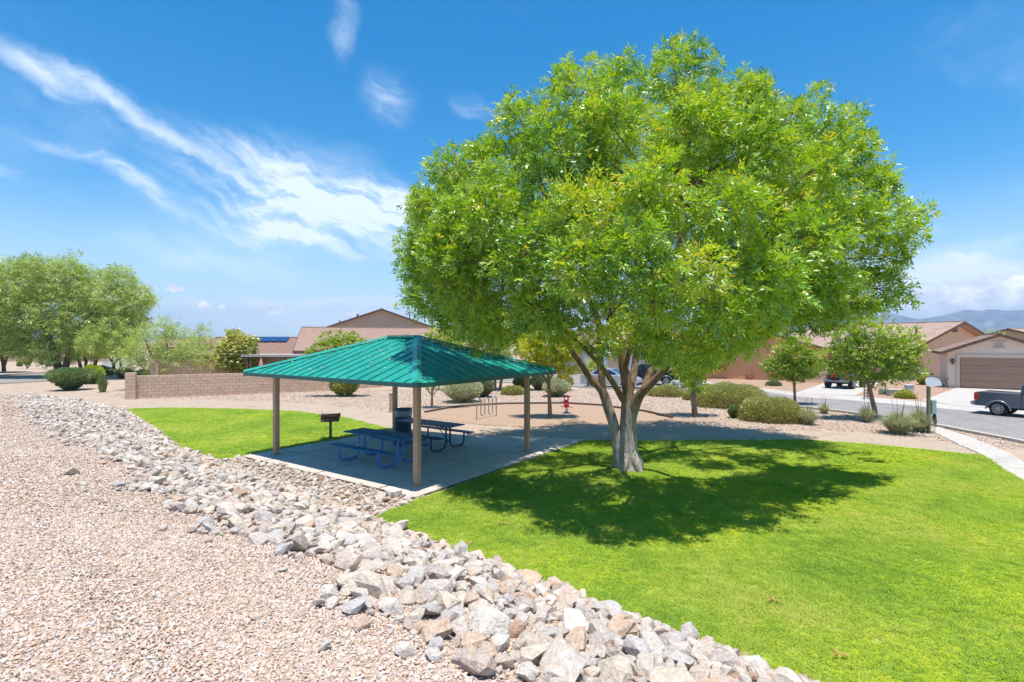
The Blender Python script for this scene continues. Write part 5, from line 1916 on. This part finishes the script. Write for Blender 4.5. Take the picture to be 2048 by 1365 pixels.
def gable_house(name, label, ridge0, ridge1, half, eave, top, wallm, roofm, oh=.45, ohg=.45, trim=None, rows=14):
    """ridge0 -> ridge1 ground points; local x runs along the ridge"""
    a, b = Vector((ridge0[0], ridge0[1], -.05)), Vector((ridge1[0], ridge1[1], -.05))
    d = b - a
    L_ = d.length
    yaw = math.atan2(d.y, d.x)
    T = empty(name, a, yaw, label, 'house')
    T['L'] = L_
    sl = (top - eave) / half
    m = MB()
    vs = []
    for x in (ohg, L_ - ohg):
        vs += [(x, -half + oh, 0), (x, half - oh, 0), (x, half - oh, eave + sl * oh - .08), (x, 0, top - .10), (x, -half + oh, eave + sl * oh - .08)]
    m.add(vs, [(0, 1, 2, 3, 4), (9, 8, 7, 6, 5), (0, 5, 6, 1), (1, 6, 7, 2), (4, 9, 5, 0), (2, 7, 8, 3), (3, 8, 9, 4)])
    m.build('wall', wallm, T)
    for sg in (-1, 1):
        m = MB()
        z_ = Vector((0, 0, .06))
        m.beam((L_ / 2, sg * half, eave), (L_ / 2, 0, top), L_, .08, (0, 0, 1))
        rf_ = m.build('roof', roofm, T)
        # courses of tiles
        cm = MB()
        for r in range(rows):
            f0, f1 = r / rows, (r + 1) / rows + .01
            y0, z0 = sg * half * (1 - f0), eave + (top - eave) * f0
            y1, z1 = sg * half * (1 - f1), eave + (top - eave) * f1
            cm.add([(0, y0, z0 + .05), (L_, y0, z0 + .05), (L_, y0, z0 + .105), (0, y0, z0 + .105), (0, y1, z1 + .05), (L_, y1, z1 + .05), (L_, y1, z1 + .062), (0, y1, z1 + .062)],
                   [(0, 1, 2, 3), (3, 2, 6, 7), (0, 3, 7, 4), (1, 5, 6, 2), (4, 7, 6, 5), (0, 4, 5, 1)])
        cm.build('tile_courses', roofm, rf_, kind='stuff')
    m = MB()
    m.beam((0, 0, top + .10), (L_, 0, top + .10), .24, .07)
    m.build('ridge_tiles', roofm, T)
    tm = trim or M['brown_trim']
    for x in (-.03, L_ + .03):
        for sg in (-1, 1):
            m = MB()
            m.beam((x, sg * half, eave - .02), (x, 0, top - .02), .05, .2)
            m.build('barge_board', tm, T)
    for sg in (-1, 1):
        m = MB()
        m.beam((-.01, sg * (half + .02), eave - .03), (L_ + .01, sg * (half + .02), eave - .03), .04, .16)
        m.build('fascia', tm, T)
    return T


def roof_pipe(T, x, y, half, eave, top, h=.55, r=.06):
    z = eave + (top - eave) * (1 - abs(y) / half)
    m = MB()
    m.cyl((x, y, z), r, h, 8)
    m.cyl((x, y, z + h), r * 1.5, .08, 8)
    m.box((x, y, z + .09), (r * 5, r * 5, .03))
    m.build('roof_pipe', M['vent'], T)


def window(T, c, w, h, axis='y', sgn=-1):
    """c: centre on the wall face; axis: wall normal axis"""
    m = MB()
    t_ = .07
    o = sgn * .02
    if axis == 'y':
        for dx in (-w / 2, w / 2): m.box((c[0] + dx, c[1] + o, c[2]), (t_, .06, h + t_))
        for dz in (-h / 2, h / 2): m.box((c[0], c[1] + o, c[2] + dz), (w - t_, .055, t_))
    else:
        for dy in (-w / 2, w / 2): m.box((c[0] + o, c[1] + dy, c[2]), (.06, t_, h + t_))
        for dz in (-h / 2, h / 2): m.box((c[0] + o, c[1], c[2] + dz), (.055, w - t_, t_))
    f = m.build('window', M['white_trim'], T)
    g = MB()
    if axis == 'y': g.box((c[0], c[1] + sgn * .01, c[2]), (w - t_, .02, h - t_))
    else: g.box((c[0] + sgn * .01, c[1], c[2]), (.02, w - t_, h - t_))
    g.build('pane', M['glass'], f)


S_TAUPE, S_ORANGE, S_TAN, S_PINK = stucco('taupe_stucco', (.44, .34, .25)), stucco('terracotta_stucco', (.58, .30, .15)), stucco('tan_stucco', (.62, .43, .27)), stucco('pale_pink_stucco', (.62, .50, .41))
# tall gable behind
H1 = gable_house('house', 'tall taupe house whose gable rises over the pavilion roof', (-15.4, 62), (-17.5, 74), 7.2, 4.75, 7.25, S_TAUPE, M['roof_pink'])
roof_pipe(H1, 3, -3.2, 7.2, 4.75, 7.25, .9, .07)
roof_pipe(H1, 2.5, 3.0, 7.2, 4.75, 7.25, .5, .1)
roof_pipe(H1, 2, 5, 7.2, 4.75, 7.25, .35, .08)
H2 = gable_house('house', 'single storey house with long pink tiled roof behind the pavilion', (-18.4, 46), (-4.6, 50.2), 6.9, 2.7, 4.62, S_TAN, M['roof_pink'], rows=22)
m = MB()
m.box((8.6, -3.0, 3.98), (.5, .4, .18))
m.box((8.9, -3.2, 4.12), (.25, .25, .1))
m.build('roof_vent', pmat('pale_vent', [(.6, .45, .36), (.65, .5, .4)], 4), H2)
window(H2, (4, -6.45, 1.5), 1.6, 1.2)
H3 = gable_house('house', 'low brown roofed house with blue solar panels left of the pavilion roof', (-24.6, 43.6), (-17.6, 45.4), 5.6, 2.45, 3.72, S_TAUPE, M['roof_brown'], rows=16)
for k in range(5):
    m = MB()
    sl = (3.72 - 2.45) / 5.6
    rt = Matrix.Rotation(math.atan(sl), 3, 'X')
    m.box((3.0 + k * .62, -1.15, 3.72 - 1.15 * sl + .2), (.58, 1.7, .04), rot=rt)
    m.build('solar_panel', pmat('solar_blue', [(.01, .03, .10), (.02, .05, .15)], 6, .15, spec=.7) if k == 0 else bpy.data.materials['solar_blue'], H3)
H3b = gable_house('house', 'small far roof with a solar panel at the horizon on the left', (-56, 84), (-46, 86), 5, 2.5, 3.9, S_TAUPE, M['roof_brown'], rows=6)
H5 = gable_house('house', 'tan house with pale garage doors behind the silver car', (3.0, 63.0), (24.0, 60.0), 6.5, 2.8, 4.7, stucco('sand_stucco', (.50, .37, .27)), M['roof_brown'])
for gx in (6.8, 10.6, 16.5):
    f = MB()
    f.box((gx, -6.1, 1.1), (2.6, .08, 2.1))
    gdo = f.build('garage_door', pmat('pale_blue_door', [(.55, .58, .62), (.62, .65, .70)], 3, .5) if gx == 6.8 else bpy.data.materials['pale_blue_door'], H5)
H6 = gable_house('house', 'terracotta house across the street behind the slim young tree', (21.2, 47.4), (26.5, 58.8), 6.9, 2.6, 4.75, S_ORANGE, M['roof_brown'])
# front wall low porch walls
m = MB()
m.box((.0, 5.4, .55), (.25, 3.0, 1.15))
m.box((-1.2, 3.9, .45), (2.2, .25, .9))
m.build('porch_wall', stucco('porch_orange', (.66, .33, .15)), H6)
m = MB()
m.box((-.6, -5.6, .55), (1.8, 2.2, 1.2))
m.box((-.6, -5.6, 1.18), (2.0, 2.4, .08))
m.build('porch_pillar', S_TAN, H6)
H7 = gable_house('house', 'tan house with mottled shingle roof and lit gable beside the garage', (43.4, 50.4), (36.6, 64.4), 8.6, 2.75, 5.30, S_TAN, M['roof_shingle'], rows=24, oh=.7, ohg=.8)
roof_pipe(H7, 1.8, 4.6, 8.6, 2.75, 5.3, .75, .09)
roof_pipe(H7, 6.5, 1.6, 8.6, 2.75, 5.3, .75, .09)
roof_pipe(H7, 9.0, 4.6, 8.6, 2.75, 5.3, .5, .06)
m = MB()
m.box((.75, 0, 4.55), (.10, .7, .35))
m.build('gable_vent', M['vent'], H7)

# garage house: local x runs back along the ridge
GD = Vector((.83, -.56, 0)).normalized()
GB = Vector((.56, .83, 0)).normalized()
gl = Vector((32.75, 39.45, 0))
mid = gl + GD * 2.82
r0_ = mid - GB * .45
r1_ = mid + GB * 5.6
H8 = gable_house('house', 'pale stucco garage front with wide brown door at the right edge', (r0_.x, r0_.y), (r1_.x, r1_.y), 3.30, 2.62, 3.95, stucco('cream_stucco', (.62, .50, .40)), M['roof_brown'], rows=12)
xw = .45
M['garage'] = pmat('brown_garage_door', [(.34, .20, .14), (.38, .235, .165)], 2, .6, bump=.1)
gd = empty('garage_door', (0, 0, 0))
gd.parent = H8
ydoor = .95   # local y: + is left seen from the street
for r in range(4):
    m = MB()
    m.bbox((xw - .03, 0, .30 + r * .56), (.06, 4.26, .545), .015)
    m.build('door_panel', M['garage'], gd)
m = MB()
m.box((xw - .02, 0, 1.14), (.02, 4.28, 2.24))
m.build('door_backing', M['garage'], gd)
m = MB()
m.box((xw - .07, .35, 1.15), (.03, .18, .04))
m.build('door_handle', M['galv'], gd)
m = MB()
m.box((xw - .035, 2.26, 1.17), (.09, .2, 2.36))
m.box((xw - .035, -2.26, 1.17), (.09, .2, 2.36))
m.box((xw - .035, 0, 2.44), (.085, 4.72, .18))
m.build('door_surround', stucco('surround', (.54, .42, .33)), H8)
v = MB()
v.box((xw - .03, 0, 3.2), (.06, .56, .42))
v.box((xw - .04, 0, 3.44), (.09, .76, .09))
v.box((xw - .04, 0, 2.95), (.09, .70, .07))
vf = v.build('gable_vent', stucco('ventframe', (.56, .47, .42)), H8)
for k in range(5):
    m = MB()
    m.box((xw - .07, 0, 3.05 + k * .075), (.03, .44, .045))
    m.build('slat', pmat('vent_slat', [(.42, .36, .33), (.46, .4, .37)], 4) if k == 0 else bpy.data.materials['vent_slat'], vf)
m = MB()
m.box((xw - .05, 2.58, 2.02), (.1, .12, .10))
m.lathe([(.05, .2), (.10, .16), (.12, 0), (.08, -.16), (.03, -.2)], (xw - .16, 2.58, 1.95), 8)
m.cyl((xw - .16, 2.58, 2.12), .14, .08, 8, .03)
m.build('wall_lamp', M['rust'], H8)
H9 = gable_house('house', 'brown roofed house showing above the garage roof at the right edge', (58.5, 62), (78, 70), 7, 2.9, 4.9, S_TAUPE, M['roof_shingle'])
# hose rack and utility bits
x, y, _ = P(1893, 778)
T = empty('hose_reel', (x, y, -.05), .2, 'dark curly hose reel stand leaning by the garage corner', 'hose reel')
m = MB()
m.tube([(.12 * math.cos(a), 0, .75 + .12 * math.sin(a)) for a in np.linspace(0, 2 * PI, 16, endpoint=False)], .04, n=6, closed=True)
m.build('hose', M['rust'], T)
m = MB()
m.tube([(0, 0, .7), (-.25, 0, 0)], .025, n=6)
m.tube([(0, 0, .7), (.15, 0, 0)], .025, n=6)
m.build('stand', M['rust'], T)


def ubox(label, px, py, w, h, d, col, name='utility_box', round_=False):
    x, y, _ = P(px, py)
    T = empty(name, (x, y, -.05), -.2, label, 'utility box')
    mt = pmat(name + str(px), [tuple(c * .93 for c in col), col], 4, .6)
    m = MB()
    if round_:
        m.lathe([(0, 0), (w / 2, 0), (w / 2, h * .9), (w * .42, h), (0, h)], n=14)
        m.build('housing', mt, T)
    else:
        m.bbox((0, 0, h * .45), (w, d, h * .9), .03)
        m.build('housing', mt, T)
        m = MB()
        m.bbox((0, 0, h * .95), (w + .06, d + .06, h * .12), .02)
        m.build('lid', mt, T)
    return T


ubox('small round green utility canister left of the beige box', 1762, 789, .28, .42, .3, (.30, .38, .28), round_=True)
ubox('wide low beige utility box with a flat lid in the yard', 1790, 791, .85, .42, .5, (.46, .45, .36))
ubox('pale grey upright utility cabinet behind the beige box', 1818, 785, .42, .55, .4, (.52, .54, .55))
ubox('white air conditioner unit at the far end of the orange wall', 1852, 765, .8, .8, .7, (.62, .62, .60), name='air_conditioner')
# mailbox post (ornate)
x, y, _ = P(1732, 798)
T = empty('mailbox', (x, y, -.05), -.2, 'brown lattice mailbox stand at the far kerb beside the jeep driveway', 'mailbox')
m = MB()
for sx in (-.1, .1): m.box((sx, 0, .5), (.04, .05, 1.0))
for k in range(5): m.beam((-.1, 0, .08 + k * .19), (.1, 0, .08 + (k + 1) * .19), .03, .025)
for k in range(5): m.beam((.1, 0, .08 + k * .19), (-.1, 0, .08 + (k + 1) * .19), .028, .022)
m.build('post', pmat('brown_iron', [(.14, .09, .07), (.22, .15, .12)], 8, .7), T)
m = MB()
m.bbox((0, -.05, 1.12), (.2, .5, .22), .05)
m.build('letter_box', M['brown_trim'], T)


def pot(label, px, py, r, h, col):
    x, y, _ = P(px, py)
    T = empty('flower_pot', (x, y, -.05), 0, label, 'pot', 'pots before the terracotta house')
    m = MB()
    m.lathe([(0, 0), (r * .65, 0), (r, h * .75), (r * .9, h), (r * 1.05, h), (r * .8, h * .97), (0, h * .9)], n=14)
    m.build('pot', pmat('pot' + str(px), [tuple(c * .85 for c in col), col], 6, .5), T)
    n = 60
    p = rng.normal(0, 1, (n, 3)) * [r * .5, r * .5, r * .3] + [0, 0, h + r * .4]
    co, q = leaf_quads(p, unit(rng.normal(size=(n, 3)) + [0, 0, 1]), unit(rng.normal(size=(n, 3))), np.full(n, .18), np.full(n, .07))
    link('plant', quads_mesh('plant', co, q, M['leaf_mound'], False, rng.random(n)), T, kind='stuff')


pot('glazed blue pot right of the slim young tree', 1615, 763.5, .30, .42, (.02, .12, .32))
pot('terracotta pot beside the small round tree across the street', 1460, 756, .32, .5, (.42, .24, .14))
pot('low orange pot between two others at the terracotta wall', 1481, 755, .2, .26, (.55, .26, .12))
pot('wide tan pot with dry stems before the terracotta wall', 1500, 759, .34, .42, (.46, .27, .16))
pot('small tan pot just left of the glazed blue pot', 1603, 763, .24, .36, (.55, .35, .22))

# patio cover and umbrella in the left yard
T = empty('patio_cover', (-18.9, 38.6, -.05), .05, 'flat patio cover on dark posts behind the block wall', 'patio cover')
m = MB()
m.box((1.6, 0, 2.45), (4.2, 2.2, .16))
m.build('cover', pmat('grey_cover', [(.42, .38, .36), (.5, .46, .43)], 3), T)
for sx in (-.1, .15, 1.1, 2.6):
    m = MB()
    m.box((sx, -1.0, 1.18), (.1, .1, 2.36))
    m.build('post', M['rust'], T)
x = (522 - 1024) * 37.5 / FPX
T = empty('patio_umbrella', (x, 37.5, -.05), 0, 'closed pink patio umbrella left of the patio cover', 'umbrella')
m = MB()
m.lathe([(.0, 2.32), (.05, 2.2), (.12, 1.9), (.2, 1.4), (.24, 1.1), (.16, 1.05)], n=10)
m.build('canopy', pmat('pink_canopy', [(.58, .25, .25), (.66, .32, .32)], 6, .8), T)
m = MB()
m.cyl((0, 0, 0), .03, 2.4, 8)
m.build('pole', M['galv'], T)

# ------------------------------------------------------------------ vehicles (local x = forwards)
M['tyre'] = pmat('tyre', [(.015, .015, .016), (.03, .03, .032)], 8, .8)
M['rim'] = pmat('wheel_rim', [(.35, .36, .38), (.5, .51, .53)], 8, .35, metal=.8)
M['black_trim'] = pmat('black_trim', [(.012, .012, .014), (.02, .02, .022)], 8, .5)
M['carglass'] = pmat('car_glass', [(.012, .02, .03), (.03, .045, .06)], 1, .05, spec=.8)
M['tail'] = pmat('tail_light', [(.45, .02, .02), (.6, .05, .03)], 8, .2, spec=.6)
M['arch'] = pmat('arch_trim_paint', [(.20, .21, .23), (.27, .28, .30)], 5, .3, metal=.5)
M['chrome'] = pmat('bumper_chrome', [(.42, .40, .38), (.55, .53, .5)], 5, .3, metal=.7)


def arch(x0, x1, z0, wheels, r):
    """lower edge of a body from x1 (front) back to x0 with wheel arches"""
    pts = [(x1, z0)]
    for wx in sorted(wheels, reverse=True):
        for k in range(9):
            a = PI * k / 8
            pts.append((wx + r * math.cos(a), max(z0, r * .55 + r * .95 * math.sin(a)) if 0 < k < 8 else z0))
    pts.append((x0, z0))
    return pts


def loft(mb, prof, w, round_=.06, tumble=None):
    c = (sum(p[0] for p in prof) / len(prof), sum(p[1] for p in prof) / len(prof))
    lay = []
    for y, k in ((-w, .0), (-w + round_, 1), (w - round_, 1), (w, 0)):
        row = []
        for px, pz in prof:
            q = (px, pz) if k else (c[0] + (px - c[0]) * (1 - round_ * .35), c[1] + (pz - c[1]) * (1 - round_ * .9))
            yy = y
            if tumble: yy = y * (1 - tumble[1] * max(0, (q[1] - tumble[0])))
            row.append((q[0], yy, q[1]))
        lay.append(row)
    n = len(prof)
    vs = [v for r in lay for v in r]
    fs = []
    for l in range(3):
        for i in range(n):
            j = (i + 1) % n
            fs.append((l * n + i, l * n + j, l * n + n + j, l * n + n + i))
    fs.append(tuple(range(n)))
    fs.append(tuple(reversed(range(3 * n, 4 * n))))
    mb.add(vs, fs)


def wheel(T, x, y, r, w=.22, sgn=1, rim=None, spokes=8):
    W_ = empty('wheel', (x, y, r))
    W_.parent = T
    m = MB()
    m.tube([(0, -w / 2, 0), (0, -w * .42, 0), (0, w * .42, 0), (0, w / 2, 0)], [r * .94, r, r, r * .94], n=24)
    m.build('tyre', M['tyre'], W_)
    m = MB()
    yo = sgn * (w / 2 + .004)
    for k in range(spokes):
        a = 2 * PI * k / spokes
        m.beam((0, yo, 0), (r * .62 * math.cos(a), yo, r * .62 * math.sin(a)), .05, .02, (0, 1, 0))
    m.tube([(r * .64 * math.cos(a), yo, r * .64 * math.sin(a)) for a in np.linspace(0, 2 * PI, 20, endpoint=False)], .02, n=6, closed=True)
    m.cyl((0, yo - .01 * sgn, 0), r * .14, .035, 8, axis=(0, sgn, 0))
    m.build('rim', rim or M['rim'], W_)


def pickup(loc, yaw, sc, label, paint):
    T = empty('pickup_truck', loc, yaw, label, 'pickup truck')
    T.scale = (sc,) * 3
    wl_, r = (-1.75, 1.85), .41
    m = MB()
    low_ = arch(-2.85, 2.95, .52, wl_, .52)
    loft(m, [(-2.85, 1.32), (-.75, 1.30), (-.7, 1.25), (1.4, 1.25), (2.7, 1.18), (2.95, .95)] + low_, .98)
    m.build('body', paint, T)
    m = MB()
    loft(m, [(-.82, 1.24), (-.74, 1.86), (-.55, 1.93), (.55, 1.93), (1.35, 1.26)], .90, .06, (1.2, .16))
    m.build('cab', paint, T)
    for sg in (-1, 1):
        for a_, b_ in ((-.62, .1), (.18, .95)):
            m = MB()
            t0 = min(b_, .5)
            z0_, z1_ = 1.30, 1.82
            y0_, y1_ = sg * (.90 * (1 - .16 * (z0_ - 1.2)) + .006), sg * (.90 * (1 - .16 * (z1_ - 1.2)) + .006)
            m.add([(a_, y0_, z0_), (b_, y0_, z0_), (t0 if b_ > .5 else b_, y1_, z1_), (a_ + .04, y1_, z1_)], [(0, 1, 2, 3)])
            m.build('window', M['carglass'], T)
        m = MB()
        m.bbox((-2.74, sg * .915, 1.08), (.26, .15, .44), .03)
        m.build('tail_light', M['tail'], T)
        m = MB()
        m.tube([(-1.75 + .56 * math.cos(a), sg * .985, .33 + .56 * math.sin(a)) for a in np.linspace(.05, PI - .05, 14)], .045, n=6)
        m.tube([(1.85 + .56 * math.cos(a), sg * .985, .33 + .56 * math.sin(a)) for a in np.linspace(.15, PI - .15, 14)], .03, n=6)
        m.build('arch_trim', M['arch'], T)
        for wx in wl_: wheel(T, wx, sg * .86, r, .28, sg, M['rim'], 10)
        m = MB()
        m.bbox((.62, sg * 1.08, 1.36), (.12, .2, .22), .03)
        m.build('mirror', paint, T)
        m = MB()
        m.box((-.0, sg * .99, 1.12), (.2, .02, .03))
        m.build('door_handle', M['chrome'], T)
        m = MB()
        m.box((-1.75, sg * .90, 1.335), (2.0, .1, .03))
        m.build('bed_rail', M['black_trim'], T)
        m = MB()
        m.box((-.72, sg * .982, .92), (.02, .012, .76))
        m.build('cab_gap', M['black_trim'], T)
    m = MB()
    m.bbox((-2.95, 0, .66), (.22, 1.9, .24), .04)
    m.build('rear_bumper', M['chrome'], T)
    m = MB()
    m.bbox((2.98, 0, .62), (.2, 1.9, .26), .04)
    m.build('front_bumper', M['chrome'], T)
    m = MB()
    m.box((-1.75, 0, 1.29), (1.9, 1.6, .02))
    m.build('bed_cover', M['black_trim'], T)
    m = MB()
    m.add([(-.80, -.75, 1.36), (-.80, .75, 1.36), (-.752, .7, 1.8), (-.752, -.7, 1.8)], [(0, 1, 2, 3)])
    m.add([(1.36, -.78, 1.30), (1.36, .78, 1.30), (.6, .72, 1.9), (.6, -.72, 1.9)], [(0, 1, 2, 3)])
    m.build('windscreen', M['carglass'], T)
    m = MB()
    m.box((0, 0, .5), (4.8, 1.2, .2))
    for wx in wl_: m.tube([(wx, -.8, .41), (wx, .8, .41)], .06, n=8)
    m.build('chassis', M['black_trim'], T)
    return T


M['slate_paint'] = pmat('slate_blue_paint', [(.10, .135, .19), (.12, .16, .22)], .8, .22, metal=.55, spec=.5, coat=.6)
hd = Vector((.53, -.85, 0)).normalized()
tc_ = Vector((22.75, 24.6, 0))
lat = Vector((.85, .53, 0))
ctr = tc_ + lat * .70 + hd * 1.40
pickup((ctr.x, ctr.y, -.046), math.atan2(hd.y, hd.x), .79, 'slate blue grey pickup truck parked at the far kerb by the driveway', M['slate_paint'])
p = pickup((P(1325, 777)[0] - .2, P(1325, 777)[1] + 3.8, -.046), math.atan2(.25, -1) , .85, 'black pickup truck parked behind the ash trunk with one orange light', pmat('black_paint', [(.01, .012, .018), (.018, .02, .028)], 1, .2, coat=.6))


def sedan(loc, yaw, sc, label, paint):
    T = empty('sedan_car', loc, yaw, label, 'car')
    T.scale = (sc,) * 3
    wl_, r = (-1.35, 1.38), .33
    m = MB()
    loft(m, [(-2.25, .80), (-2.2, .98), (-1.6, 1.02), (.95, .98), (1.9, .84), (2.2, .66), (2.25, .45)] + arch(-2.25, 2.2, .24, wl_, .40), .88, .09)
    m.build('body', paint, T)
    m = MB()
    loft(m, [(-1.75, .98), (-1.05, 1.38), (-.6, 1.44), (.1, 1.43), (1.05, .96)], .76, .08, (1.0, .35))
    m.build('cabin', paint, T)
    for sg in (-1, 1):
        for a_, b_, c_, d_ in ((-1.3, -.42, -.42, -.95), (-.34, .78, .12, -.34)):
            m = MB()
            z0_, z1_ = 1.02, 1.36
            f = lambda z: sg * (.76 * (1 - .35 * max(0, z - 1.0)) + .006)
            m.add([(a_, f(z0_), z0_), (b_, f(z0_), z0_), (c_, f(z1_), z1_), (d_, f(z1_), z1_)], [(0, 1, 2, 3)])
            m.build('window', M['carglass'], T)
        m = MB()
        m.bbox((-2.2, sg * .68, .82), (.1, .34, .16), .03)
        m.build('tail_light', M['tail'], T)
        m = MB()
        m.bbox((2.08, sg * .66, .66), (.2, .34, .14), .03)
        m.build('headlight', M['rim'], T)
        for wx in wl_: wheel(T, wx, sg * .78, r, .2, sg, M['rim'], 7)
        m = MB()
        m.bbox((.7, sg * .95, 1.02), (.12, .16, .12), .03)
        m.build('mirror', paint, T)
    m = MB()
    m.add([(1.0, -.66, 1.0), (1.0, .66, 1.0), (.16, .58, 1.41), (.16, -.58, 1.41)], [(0, 1, 2, 3)])
    m.add([(-1.74, -.66, 1.0), (-1.74, .66, 1.0), (-1.1, .58, 1.37), (-1.1, -.58, 1.37)], [(0, 1, 2, 3)])
    m.build('windscreen', M['carglass'], T)
    m = MB()
    m.bbox((2.2, 0, .36), (.12, 1.6, .2), .03)
    m.build('front_bumper', M['black_trim'], T)
    return T


x, y, _ = P(1243, 776)
sedan((x - .6, y + .8, -.046), math.atan2(-.55, 1), .98, 'silver sedan car parked on the street behind the ash trunk', pmat('silver_paint', [(.50, .52, .55), (.56, .58, .61)], 1, .25, metal=.4, coat=.5))


def jeep(loc, yaw, sc):
    """rear view matters; local x forwards"""
    T = empty('jeep', loc, yaw, 'dark grey open jeep on the driveway with red lettered spare tyre cover', 'jeep')
    T.scale = (sc,) * 3
    paint = pmat('jeep_grey', [(.10, .11, .12), (.14, .15, .16)], 1, .35, coat=.3)
    m = MB()
    loft(m, [(-1.85, 1.05), (.55, 1.05), (.75, 1.12), (1.8, 1.08), (1.85, .65)] + arch(-1.85, 1.85, .52, (-1.2, 1.2), .50), .74, .05)
    m.build('body', paint, T)
    m = MB()
    for sg in (-1, 1):
        m.tube([(-1.6, sg * .68, 1.0), (-1.5, sg * .66, 1.75), (-.1, sg * .64, 1.78), (.6, sg * .66, 1.1)], .035, n=6)
    m.tube([(-1.5, -.66, 1.75), (-1.5, .66, 1.75)], .035, n=6)
    m.tube([(-.1, -.64, 1.78), (-.1, .64, 1.78)], .035, n=6)
    m.build('roll_bar', M['black_trim'], T)
    m = MB()
    m.box((-.75, 0, 1.78), (1.55, 1.36, .05))
    m.build('soft_top', M['black_trim'], T)
    m = MB()
    m.bbox((-1.98, 0, .60), (.18, 1.75, .20), .04)
    m.build('rear_bumper', M['arch'], T)
    for sg in (-1, 1):
        m = MB()
        m.bbox((-1.88, sg * .66, .92), (.07, .14, .24), .02)
        m.build('tail_light', M['tail'], T)
        m = MB()
        m.bbox((-1.2, sg * .86, 1.0), (1.2, .28, .05), .02)
        m.build('fender', M['black_trim'], T)
        for wx in (-1.2, 1.2): wheel(T, wx, sg * .82, .40, .30, sg, M['rim'], 8)
    m = MB()
    m.box((-.7, 0, .55), (2.2, 1.0, .15))
    m.tube([(-1.2, -.7, .4), (-1.2, .7, .4)], .06, n=8)
    m.build('chassis', M['black_trim'], T)
    m = MB()
    for sg in (-1, 1): m.bbox((-.5, sg * .35, 1.15), (.2, .45, .6), .05)
    m.build('seats', pmat('red_seat', [(.4, .03, .03), (.5, .05, .04)], 4, .7), T)
    S_ = empty('spare_wheel', (-2.02, .12, 1.05))
    S_.parent = T
    m = MB()
    m.tube([(.12, 0, 0), (.09, 0, 0), (-.10, 0, 0), (-.13, 0, 0)], [.38, .41, .41, .36], n=24)
    m.build('cover', M['tyre'], S_)
    cu = bpy.data.curves.new('letter', 'FONT')
    cu.body = 'R'
    cu.size = .62
    cu.align_x, cu.align_y = 'CENTER', 'CENTER'
    cu.shear = .35
    cu.extrude = .006
    cu.offset = .012
    cu.materials.append(M['tail'])
    lo = bpy.data.objects.new('letter', cu)
    lo.parent = S_
    lo.location = (-.145, 0, 0)
    lo.rotation_euler = (R(90), 0, R(-90))
    COL.objects.link(lo)
    return T


x, y, _ = P(1686, 778)
jeep((x + 1.0, y + 1.3, -.03), math.atan2(.64, .77), .95)

# ------------------------------------------------------------------ mountains and air
def ridge(name, pts, Y, mat, label, back=900):
    """profile (px, py) of the skyline at distance Y; a slope in front of it with gullies"""
    xs = np.array([(p[0] - 1024) * Y / FPX for p in pts])
    zs = np.array([CAMZ - (p[1] - HZ) * Y / FPX for p in pts])
    n = 420
    X = np.linspace(xs[0], xs[-1], n)
    H = np.interp(X, xs, zs)
    r = np.random.default_rng(3)
    rough_ = np.zeros(n)
    for k, a in ((.004, .03), (.011, .022), (.027, .014), (.06, .008)):
        rough_ += a * np.sin(X * k + r.uniform(0, 6)) * np.sin(X * k * 1.7 + r.uniform(0, 6))
    H = H * (1 + rough_)
    rows = 40
    co = []
    for j in range(rows):
        f = j / (rows - 1)
        if f <= .7:
            g = f / .7
            yy = Y - back * (1 - g)
            gul = 1 + .22 * np.sin(X * .016 + 3 * np.sin(X * .005) + g * 3) * (1 - g) * g * 3 + .08 * np.sin(X * .05 + g * 9) * (1 - g) * 2
            hh = H * g ** 1.25 * gul
            co.append(np.stack([X + 60 * np.sin(X * .01 + g * 6) * (1 - g), np.full(n, yy), hh - .5], 1))
        else:
            g = (1 - f) / .3
            co.append(np.stack([X, np.full(n, Y + back * .6 * (1 - g)), H * g - .5], 1))
    co = np.concatenate(co)
    i, j = np.meshgrid(np.arange(n - 1), np.arange(rows - 1))
    a = (j * n + i).ravel()
    me = quads_mesh(name, co, np.stack([a, a + 1, a + n + 1, a + n], 1), mat, False)
    return link(name, me, kind='structure', label=label)


M['mountain'] = pmat('mountain_rock', [(.07, .09, .10), (.13, .14, .15), (.30, .29, .28)], .012, .95, coord='World', pos=[.35, .55, .72])
YM = 4200
ridge('mountains', [(1100, 660), (1300, 655), (1500, 645), (1650, 640), (1740, 632), (1764, 630), (1774, 625), (1793, 632), (1817, 637), (1840, 637), (1856, 634), (1893, 630), (1914, 624), (1950, 620), (1982, 619), (2022, 620.5), (2048, 623), (2300, 612), (2700, 630), (3100, 660)],
      YM, M['mountain'], 'blue hazy mountain range on the horizon at the right')
ridge('hills', [(-900, 678), (-300, 672), (100, 678), (350, 674), (420, 677), (500, 675), (700, 678), (900, 674), (1150, 676)], YM + 200, M['mountain'], 'low faint hills on the horizon at the left')

hm, ht, ho = newmat('haze_air')
pvn = N(ht, 'ShaderNodeVolumePrincipled')
pvn.inputs['Color'].default_value = (.58, .76, 1.0, 1)
pvn.inputs['Density'].default_value = .00019
pvn.inputs['Anisotropy'].default_value = 0.1
ht.links.new(pvn.outputs[0], ho.inputs['Volume'])
m = MB()
m.box((0, 1300, 165), (19400, 9400, 333))
hz_o = m.build('haze', hm, None, kind='stuff', label='thin pale blue air between the park and the mountains')
